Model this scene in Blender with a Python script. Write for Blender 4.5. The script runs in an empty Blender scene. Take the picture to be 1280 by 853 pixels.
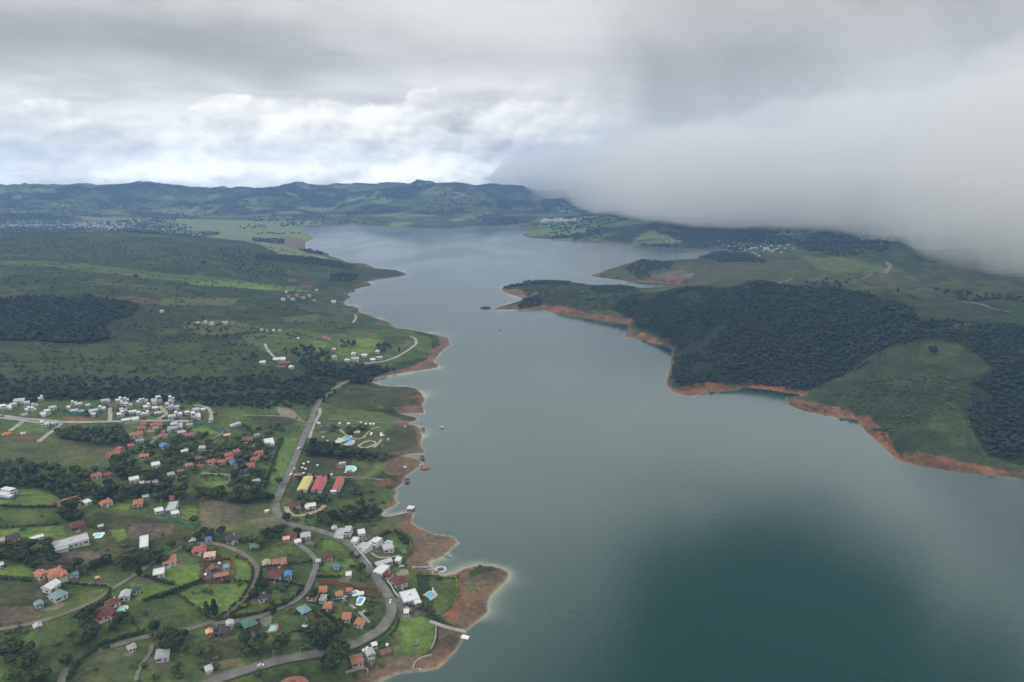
import bpy, bmesh, math, random
import numpy as np
R = math.radians
random.seed(7)
rng = np.random.default_rng(11)
scene = bpy.context.scene
C = scene.collection
H = 350.0                       # camera height above the lake, metres
PITCH = math.atan(201.5 / 853.0)
cp_, sp_ = math.cos(PITCH), math.sin(PITCH)

# ------------------------------------------------------------------ camera
cam = bpy.data.cameras.new("camera")
camo = bpy.data.objects.new("camera", cam); C.objects.link(camo)
cam.sensor_width = 36.0
cam.lens = 36.0 * 853.0 / 1280.0
cam.clip_start = 1.0; cam.clip_end = 60000.0
camo.location = (0, 0, H)
camo.rotation_euler = (math.pi / 2 - PITCH, 0, 0)
scene.camera = camo

def ray(px, py):
    px = np.asarray(px, float); py = np.asarray(py, float)
    u = (px - 640.0) / 853.0; d = (py - 426.5) / 853.0
    return u, cp_ - d * sp_, -(sp_ + d * cp_)

def unproj(px, py, z=0.0):
    x, y, dz = ray(px, py)
    t = (z - H) / dz
    return x * t, y * t

def project(x, y, z):
    zz = z - H
    depth = y * cp_ - zz * sp_
    up = y * sp_ + zz * cp_
    return 640 + 853 * x / depth, 426.5 - 853 * up / depth

# ------------------------------------------------------------------ noise
_LAT = np.random.default_rng(3).random((256, 256)).astype(np.float32)
def vnoise(x, y):
    xi = np.floor(x).astype(np.int64); yi = np.floor(y).astype(np.int64)
    fx = (x - xi).astype(np.float32); fy = (y - yi).astype(np.float32)
    fx = fx * fx * (3 - 2 * fx); fy = fy * fy * (3 - 2 * fy)
    x0 = xi & 255; x1 = (xi + 1) & 255; y0 = yi & 255; y1 = (yi + 1) & 255
    a = _LAT[x0, y0]; b = _LAT[x1, y0]; c = _LAT[x0, y1]; d = _LAT[x1, y1]
    return (a + (b - a) * fx) * (1 - fy) + (c + (d - c) * fx) * fy
def fbm(x, y, s, octs=4, ox=0.0, ridged=False, gain=0.5):
    out = np.zeros(np.shape(x), np.float32); amp = 1.0; tot = 0.0
    for k in range(octs):
        n = vnoise(x / s + ox + 17.3 * k, y / s + ox * 1.7 + 5.1 * k)
        if ridged: n = 1 - np.abs(2 * n - 1)
        out += amp * n; tot += amp; amp *= gain; s *= 0.5
    return out / tot
def sstep(a, b, x):
    t = np.clip((x - a) / (b - a), 0, 1); return t * t * (3 - 2 * t)

# ------------------------------------------------------------------ lake outline, traced on the water plane z = 0
SHORE = [(200,1200),(300,1000),(380,920),(440,875),(473,852),(487,846),(501.5,841),(522,839),(546,836),(554,830),(569,814),(579,798),(583,789),
(595,779),(610,765),(610,757),(612,748),(616,743),(626.5,732),(634,725),(637,717),(631,712.5),(616,708),(599,707),(580,711.5),(569,717),(556,720),
(539,717),(540,712.5),(535,703),(550,697.5),(563,688),(575,679),(565,671),(542.5,668),(524,660),(514,654),(517,642),(512,640),(495.6,644),
(482,646.5),(475,645),(482,638),(490,635),(498,629),(493,622.5),(497.5,616),(493.7,612.6),(499,607.5),(506,601.5),(507.5,594.6),(518,588.5),
(527,581.6),(528.5,578),(519.5,573),(511,571),(500.6,570.5),(511,568),(530,567),(530.7,562.7),(526.4,559),(527,549),(527,539.5),(524.7,534),
(518,531),(509,529.6),(518,527),(523,525),(519.5,521),(511,519),(504,517.6),(530.7,517),(530,512.7),(528,506.7),(532.5,499),(526.4,492),
(521,486),(509,483),(492,483),(481,483),(466.5,478.8),(461,477),(470,473.6),(483.7,470),(502.7,466.7),(527,463),(547.5,460),(549,457),
(542,453),(546,447),(554,437.5),(563.7,431),(560,422.5),(545,419),(525,414.5),(512.5,412),(495,410),(485,402.5),(474,399),(461,393),
(447.7,390.6),(449,386),(443,383),(434.5,382),(429,378.5),(435.6,374),(440,371),(432,368),(446.6,364.7),(443,362),(456.5,359),(467.4,356.6),
(461,354),(458.7,352),(482.8,348.5),(511,344),(504.7,340.6),(496,337.5),(482.8,336.4),(467.4,335.3),(465,333),(454,329),(434.5,328),(428,325),
(415,321),(404,317),(393,315),(382,310.6),(382,303),(393,298.5),(388.5,294),(382,288.6),(377.5,283),(399.5,281),(432,281),(465,282.7),
(502.5,284),(535.4,285.8),(557,286.5),(590,284),(640,281.6),(658.6,282.5),(647.7,285),(662,287.3),(653,294),(662,297.6),(683.7,299),(705.6,301.5),
(734,303.7),(762.5,303),(782,306),(806,310),(837,310.7),(859,312.5),(880.6,312),(896,310.3),(902.5,312.5),(891.5,318),(872,323.5),(837,327.3),
(800,329.5),(782,330),(771,334),(747,342.5),(737,344.2),(748,347),(762.5,348.6),(780,350.8),(806,353),(837,355),(860,357),(860,359),(830,360.5),(800,360),
(780,358.5),(757,358),(745,359),(735,357.5),(720,354),(700,353),(680,352),(660,353),(640,355.5),(629,358.5),(626,361),(630,366),(645,370),
(656,374),(645,377.5),(617,385.5),(617,387.5),(650,388),(687,387.5),(700,392.5),(725,396),(750,400),(785,405),(785,416),(780,421),
(800,424),(820,430),(835,430),(842.5,434),(840,442.5),(839,448),(837.5,461),(832,480),(842,490.5),(860,495),(887,490.5),(919,488),
(929.4,482.5),(961,488),(996,492),(1001,495),(982.5,498.5),(985,506),(1004,514),(1041,521),(1073,524),(1081,538),(1099.5,554),(1113,567.5),
(1126,577),(1158,584.5),(1211,591.5),(1280,598),(1400,615),(1600,655),(1800,800)]
sx, sy = unproj([p[0] for p in SHORE], [p[1] for p in SHORE])
SX = np.concatenate([sx, [900.0, -200.0]]); SY = np.concatenate([sy, [-300.0, -300.0]])
def inside_poly(x, y, PX, PY):
    ins = np.zeros(np.shape(x), bool)
    n = len(PX); j = n - 1
    for i in range(n):
        xi, yi, xj, yj = PX[i], PY[i], PX[j], PY[j]
        if yi != yj:
            c = ((yi > y) != (yj > y)) & (x < (xj - xi) * (y - yi) / (yj - yi) + xi)
            ins ^= c
        j = i
    return ins
def shore_dist(x, y):
    d2 = np.full(x.shape, 1e12, np.float32)
    n = len(SX)
    for i in range(n):
        ax, ay = SX[i], SY[i]; bx, by = SX[(i + 1) % n], SY[(i + 1) % n]
        vx, vy = bx - ax, by - ay; L = vx * vx + vy * vy
        t = np.clip(((x - ax) * vx + (y - ay) * vy) / L, 0, 1)
        np.minimum(d2, (x - ax - t * vx) ** 2 + (y - ay - t * vy) ** 2, out=d2)
    d = np.sqrt(d2)
    return np.where(inside_poly(x, y, SX, SY), -d, d)

# ------------------------------------------------------------------ heights: known spots (pixel column, pixel row, metres above the lake)
CPX = [(0,853,45),(200,853,35),(400,853,20),(460,805,14),(540,780,9),(600,740,5),(300,780,30),(100,780,45),(0,760,52),(200,700,42),(400,700,20),
(470,680,12),(540,690,4),(350,640,26),(200,640,40),(0,640,54),(450,620,8),(400,560,13),(470,550,7),(300,560,27),(100,540,42),(0,500,52),
(200,500,40),(350,490,30),(420,482,22),(480,498,12),(510,500,9),(100,430,68),(0,430,78),(250,430,52),(350,430,36),(430,440,20),(500,430,14),(540,430,7),
(0,370,98),(150,370,86),(300,380,55),(400,390,24),(450,410,18),(0,320,112),(100,315,106),(200,312,92),(300,318,66),(350,325,46),(400,338,26),
(440,345,14),(480,342,7),(0,291,112),(75,289,108),(150,290,100),(250,297,82),(320,308,52),(380,320,16),(420,326,8),
(370,292,5),(340,283,10),
(750,388,17),(720,364,38),(680,363,27),(650,361,12),(700,376,22),(740,368,40),(770,372,40),(660,382,6),(800,396,20),(800,368,48),(850,402,42),(850,373,62),(640,384,4),
(900,450,28),(900,410,58),(900,368,82),(1000,440,42),(1000,400,78),(1000,364,95),(1100,400,90),(1100,368,100),(1200,390,100),(1280,368,105),
(1280,400,98),(1280,480,52),(1280,560,14),(1200,440,76),(1130,430,70),(1100,500,20),(1100,460,44),(1200,520,34),(1150,540,20),(1020,502,6),
(1060,505,14),(1180,480,50),(1240,500,40),(1060,440,42),(960,470,10),(1060,470,20),
(800,327,34),(760,339,10),(900,340,55),(1000,335,75),(850,340,30),(1100,340,85),(960,322,66),(870,326,36),(1150,350,80),(1250,352,75),
(940,312,42),(1000,308,50),(1060,305,55),(760,292,25),(800,290,45),(720,292,15),(860,300,18),(1100,300,60),(700,284,25),(820,276,110),(760,272,90)]
CPW = [(75,4700,22),(200,4600,18),(300,4300,14),(0,4700,26),(-200,4600,40),(-200,3000,120),(-300,1500,80),(-300,700,60),
(100,6000,22),(250,6000,12),(340,5600,8),(0,6200,30),(-300,6500,40),(560,6000,45),(620,6100,45),(450,6000,30),
(0,7600,150),(-300,8000,300),(130,8400,240),(300,8600,235),(380,8300,240),(440,8200,215),(490,7500,272),(520,7400,262),(560,7300,240),(640,7200,180),
(700,7000,120),(760,6800,95),(850,6500,150),(250,7200,60),(130,7200,70),(380,7000,90),
(50,8600,225),(100,8600,245),(200,8600,228),(340,8700,245),(600,7200,212),(670,7100,150),
(960,5200,110),(1060,5200,150),(1150,4300,160),(1280,3500,190),(1280,2300,110),(1500,2300,150),(1500,1400,110),(1600,1000,60),
(900,7000,220),(1100,7000,260),(1300,6000,280),(1600,4000,250),(0,11500,200),(300,11500,200),(640,11500,180),(900,11500,220),(1300,11500,250),
(-300,11500,250),(1180,1600,88),(1700,7000,260),(-600,9000,200),(-700,400,60),(-500,1000,70),(0,300,30),(640,200,-2),(1700,600,20)]
def wpt(px, D):
    u = (px - 640) / 853.0 / 1.0
    az = math.atan2(u, 0.973)
    return D * math.sin(az), D * math.cos(az)
kx, ky, kz = [], [], []
for a, b, z in CPX:
    x, y = unproj(a, b, z); kx.append(float(x)); ky.append(float(y)); kz.append(z)
for a, D, z in CPW:
    x, y = wpt(a, D); kx.append(x); ky.append(y); kz.append(z)
for i in range(4, len(SHORE) - 3, 2):
    kx.append(sx[i]); ky.append(sy[i]); kz.append(1.0)
kx, ky, kz = map(np.array, (kx, ky, kz))
def rbfc(x, y):
    r = np.hypot(x, y); return np.arctan2(x, y) * 1.6, np.log(np.maximum(r, 50))
ka, kb = rbfc(kx, ky)
K = np.hypot(ka[:, None] - ka[None], kb[:, None] - kb[None])
n = len(ka)
A = np.zeros((n + 1, n + 1)); A[:n, :n] = -K + np.eye(n) * 1e-3; A[:n, n] = 1; A[n, :n] = 1
Wt = np.linalg.solve(A, np.concatenate([kz, [0]]))
def rbf(x, y):
    a, b = rbfc(x, y); out = np.full(a.shape, Wt[n], np.float64)
    for i in range(n):
        out -= Wt[i] * np.hypot(a - ka[i], b - kb[i])
    return out

# ------------------------------------------------------------------ polar ground grid
rows = [150.0]
while rows[-1] < 10400:
    r = rows[-1]
    dr = (r * r + H * H) / (H * 853.0) * 0.9
    dr = min(max(dr, 1.0), 13.0 if r > 1800 else 5.5)
    rows.append(r + dr)
RW = np.array(rows); NR = len(RW)
AZMAX = R(57); NC = 1560
AZ = np.linspace(-AZMAX, AZMAX, NC)
def grid(si, sj):
    ii = np.arange(0, NR + si, si); ii = np.minimum(ii, NR - 1); jj = np.minimum(np.arange(0, NC + sj, sj), NC - 1)
    ii = np.unique(ii); jj = np.unique(jj)
    return ii, jj
def upsample(f, si, sj):
    ii, jj = grid(si, sj)
    rr, aa = np.meshgrid(RW[ii], AZ[jj], indexing="ij")
    v = f(rr * np.sin(aa), rr * np.cos(aa)).astype(np.float32)
    fi = np.interp(np.arange(NR), ii, np.arange(len(ii))); fj = np.interp(np.arange(NC), jj, np.arange(len(jj)))
    i0 = np.minimum(fi.astype(int), len(ii) - 2); j0 = np.minimum(fj.astype(int), len(jj) - 2)
    ti = (fi - i0)[:, None].astype(np.float32); tj = (fj - j0)[None].astype(np.float32)
    a = v[i0][:, j0]; b = v[i0 + 1][:, j0]; c = v[i0][:, j0 + 1]; d = v[i0 + 1][:, j0 + 1]
    return (a * (1 - ti) + b * ti) * (1 - tj) + (c * (1 - ti) + d * ti) * tj
GR, GA = np.meshgrid(RW, AZ, indexing="ij")
GX = (GR * np.sin(GA)).astype(np.float32); GY = (GR * np.cos(GA)).astype(np.float32)
HB = upsample(rbf, 8, 8)
SD = upsample(shore_dist, 2, 2)
SDraw = SD.copy()
SD = SD + (fbm(GX, GY, 18, 3) - 0.5) * 3.2 * np.clip(GR / 900, 0.5, 3)
def height(HB, SD, X, Y, Rr):
    wild = sstep(25, 120, HB) * sstep(0, 160, SD)
    far = sstep(3500, 6500, Rr)
    rid = fbm(X + 90 * fbm(X, Y, 300, 2, 9), Y, 420, 5, 2.0, True)
    big = fbm(X + 300 * fbm(X, Y, 900, 2, 4), Y, 1500, 5, 7.0, True)
    small = fbm(X, Y, 90, 4, 5.0)
    rightb = sstep(150, 400, X) * (1 - far)
    gul = fbm(X + 60 * fbm(X, Y, 200, 2, 19), Y * .8, 230, 4, 12.0, True)
    z = HB * (1 + .12 * rightb) + wild * rightb * (gul - .58) * 60 + wild * ((rid - 0.58) * (26 + 50 * far) + (small - 0.5) * 9) + far * sstep(30, 140, HB) * (big - 0.72) * 230
    z = z + far * sstep(130, 230, HB) * 22
    z = z + (small - 0.5) * 2.2 * (1 - wild)
    z = np.maximum(z, 1.8 + 0.02 * np.clip(SD, 0, 60))
    steep = np.where(X > 60, 9.0, 26.0)
    z = z * (1 - np.exp(-np.clip(SD, 0, None) / steep))
    z = np.where(Rr > 3500, np.minimum(z, 344), z)
    return np.where(SD > 0, z, -np.minimum(np.abs(SD) * 0.18, 12)).astype(np.float32)
GZ = height(HB, SD, GX, GY, GR)

_fr = np.arange(NR)
def zat(x, y):
    r = np.hypot(x, y); a = np.arctan2(x, y)
    fi = np.clip(np.interp(r, RW, _fr), 0, NR - 1.001); fj = np.clip((a + AZMAX) / (2 * AZMAX) * (NC - 1), 0, NC - 1.001)
    i0 = fi.astype(int); j0 = fj.astype(int); ti = fi - i0; tj = fj - j0
    return (GZ[i0, j0] * (1 - ti) + GZ[i0 + 1, j0] * ti) * (1 - tj) + (GZ[i0, j0 + 1] * (1 - ti) + GZ[i0 + 1, j0 + 1] * ti) * tj
def sdat(x, y):
    r = np.hypot(x, y); a = np.arctan2(x, y)
    i0 = np.clip(np.interp(r, RW, _fr), 0, NR - 1).astype(int); j0 = np.clip((a + AZMAX) / (2 * AZMAX) * (NC - 1), 0, NC - 1).astype(int)
    return SD[i0, j0]
def hit(px, py, lift=0.0):
    """where the line of sight through a spot of the photograph meets the ground"""
    px = np.atleast_1d(np.asarray(px, float)); py = np.atleast_1d(np.asarray(py, float))
    x, y, dz = ray(px, py)
    hr = np.hypot(x, y); az = np.arctan2(x, y)
    fj = np.clip((az + AZMAX) / (2 * AZMAX) * (NC - 1), 0, NC - 1.001); j0 = fj.astype(int); tj = fj - j0
    prof = GZ[:, j0] * (1 - tj) + GZ[:, j0 + 1] * tj + lift
    prof = np.maximum(prof, 0.0)
    zr = H + (dz / hr)[None] * RW[:, None]
    below = zr <= prof
    k = np.argmax(below, axis=0); k = np.where(below.any(axis=0), np.maximum(k, 1), NR - 1)
    m = np.arange(len(px))
    g0 = zr[k - 1, m] - prof[k - 1, m]; g1 = zr[k, m] - prof[k, m]
    t = np.clip(g0 / np.where(g0 - g1 == 0, 1, g0 - g1), 0, 1)
    r = RW[k - 1] + (RW[k] - RW[k - 1]) * t
    return r * np.sin(az), r * np.cos(az), prof[k - 1, m] * (1 - t) + prof[k, m] * t - lift
def at(px, py):
    a, b, c = hit(px, py); return float(a[0]), float(b[0]), float(c[0])
def in_px_poly(poly, X, Y, Z=None):
    """ground points inside an outline traced on the ground"""
    P = np.array(poly, float); x, y, _ = hit(P[:, 0], P[:, 1])
    return inside_poly(X, Y, x, y), (x.min(), x.max(), y.min(), y.max())
# ------------------------------------------------------------------ material helpers
def new_mat(name):
    m = bpy.data.materials.new(name); m.use_nodes = True
    nt = m.node_tree; nt.nodes.clear(); return m, nt
def N(nt, t, **kw):
    nd = nt.nodes.new(t)
    for k, v in kw.items():
        if k.startswith("i_"): nd.inputs[k[2:].replace("_", " ")].default_value = v
        else: setattr(nd, k, v)
    return nd
def L(nt, a, b): nt.links.new(a, b)
def mth(nt, op, a, b=None, c=None, clamp=False):
    nd = nt.nodes.new("ShaderNodeMath"); nd.operation = op; nd.use_clamp = clamp
    for i, v in enumerate((a, b, c)):
        if v is None: continue
        if isinstance(v, (int, float)): nd.inputs[i].default_value = v
        else: nt.links.new(v, nd.inputs[i])
    return nd.outputs[0]
def mixc(nt, f, a, b, blend="MIX"):
    nd = nt.nodes.new("ShaderNodeMix"); nd.data_type = "RGBA"; nd.blend_type = blend
    for s, v in ((0, f), (6, a), (7, b)):
        if isinstance(v, (int, float)): nd.inputs[s].default_value = v
        elif isinstance(v, (tuple, list)): nd.inputs[s].default_value = (*v, 1) if len(v) == 3 else v
        else: nt.links.new(v, nd.inputs[s])
    return nd.outputs[2]
def mrange(nt, v, a, b, c=0.0, d=1.0, smooth=True):  # a..b may be sockets
    nd = nt.nodes.new("ShaderNodeMapRange"); nd.interpolation_type = "SMOOTHSTEP" if smooth else "LINEAR"
    nt.links.new(v, nd.inputs[0])
    for i, q in enumerate((a, b, c, d)):
        if isinstance(q, (int, float)): nd.inputs[i + 1].default_value = q
        else: nt.links.new(q, nd.inputs[i + 1])
    return nd.outputs[0]
_mats = {}
def simple(name, col, rough=0.8, var=0.12, scale=0.6, metal=0.0, spec=0.3, bump=0.0):
    """painted / rendered / tiled surface with weathering"""
    if name in _mats: return _mats[name]
    m, nt = new_mat(name)
    o = N(nt, "ShaderNodeOutputMaterial"); p = N(nt, "ShaderNodeBsdfPrincipled")
    tc = N(nt, "ShaderNodeNewGeometry")
    nz = N(nt, "ShaderNodeTexNoise"); nz.inputs["Scale"].default_value = scale; nz.inputs["Detail"].default_value = 4
    L(nt, tc.outputs["Position"], nz.inputs["Vector"])
    f = mrange(nt, nz.outputs[0], 0.3, 0.7, 1 - var, 1 + var, False)
    c = mixc(nt, 1.0, (*col,), f, "MULTIPLY")
    L(nt, c, p.inputs["Base Color"])
    p.inputs["Roughness"].default_value = rough; p.inputs["Metallic"].default_value = metal
    p.inputs["Specular IOR Level"].default_value = spec
    L(nt, p.outputs[0], o.inputs[0]); _mats[name] = m; return m
# ------------------------------------------------------------------ mesh + tagging helpers
def mesh_np(name, verts, faces, mats, smooth=False, fmat=None):
    """verts (n,3), faces list of (m,k) arrays with constant k"""
    me = bpy.data.meshes.new(name)
    verts = np.asarray(verts, np.float32)
    if not isinstance(faces, list): faces = [faces]
    faces = [np.asarray(f, np.int32) for f in faces if len(f)]
    nl = sum(f.size for f in faces); nf = sum(len(f) for f in faces)
    me.vertices.add(len(verts)); me.vertices.foreach_set("co", verts.ravel())
    me.loops.add(nl); me.loops.foreach_set("vertex_index", np.concatenate([f.ravel() for f in faces]))
    me.polygons.add(nf)
    tot = np.concatenate([np.full(len(f), f.shape[1], np.int32) for f in faces])
    st = np.concatenate([[0], np.cumsum(tot)[:-1]]).astype(np.int32)
    me.polygons.foreach_set("loop_start", st); me.polygons.foreach_set("loop_total", tot)
    if smooth: me.polygons.foreach_set("use_smooth", np.ones(nf, bool))
    if fmat is not None: me.polygons.foreach_set("material_index", np.asarray(fmat, np.int32))
    me.update(calc_edges=True)
    for m in (mats if isinstance(mats, (list, tuple)) else [mats]): me.materials.append(m)
    return me
def link(name, me, parent=None, loc=None, rz=0.0):
    o = bpy.data.objects.new(name, me); C.objects.link(o)
    if parent is not None: o.parent = parent
    if loc is not None: o.location = loc
    if rz: o.rotation_euler = (0, 0, rz)
    return o
def tag(o, label=None, cat=None, group=None, kind=None):
    if label: o["label"] = label
    if cat: o["category"] = cat
    if group: o["group"] = group
    if kind: o["kind"] = kind
    return o
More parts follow.
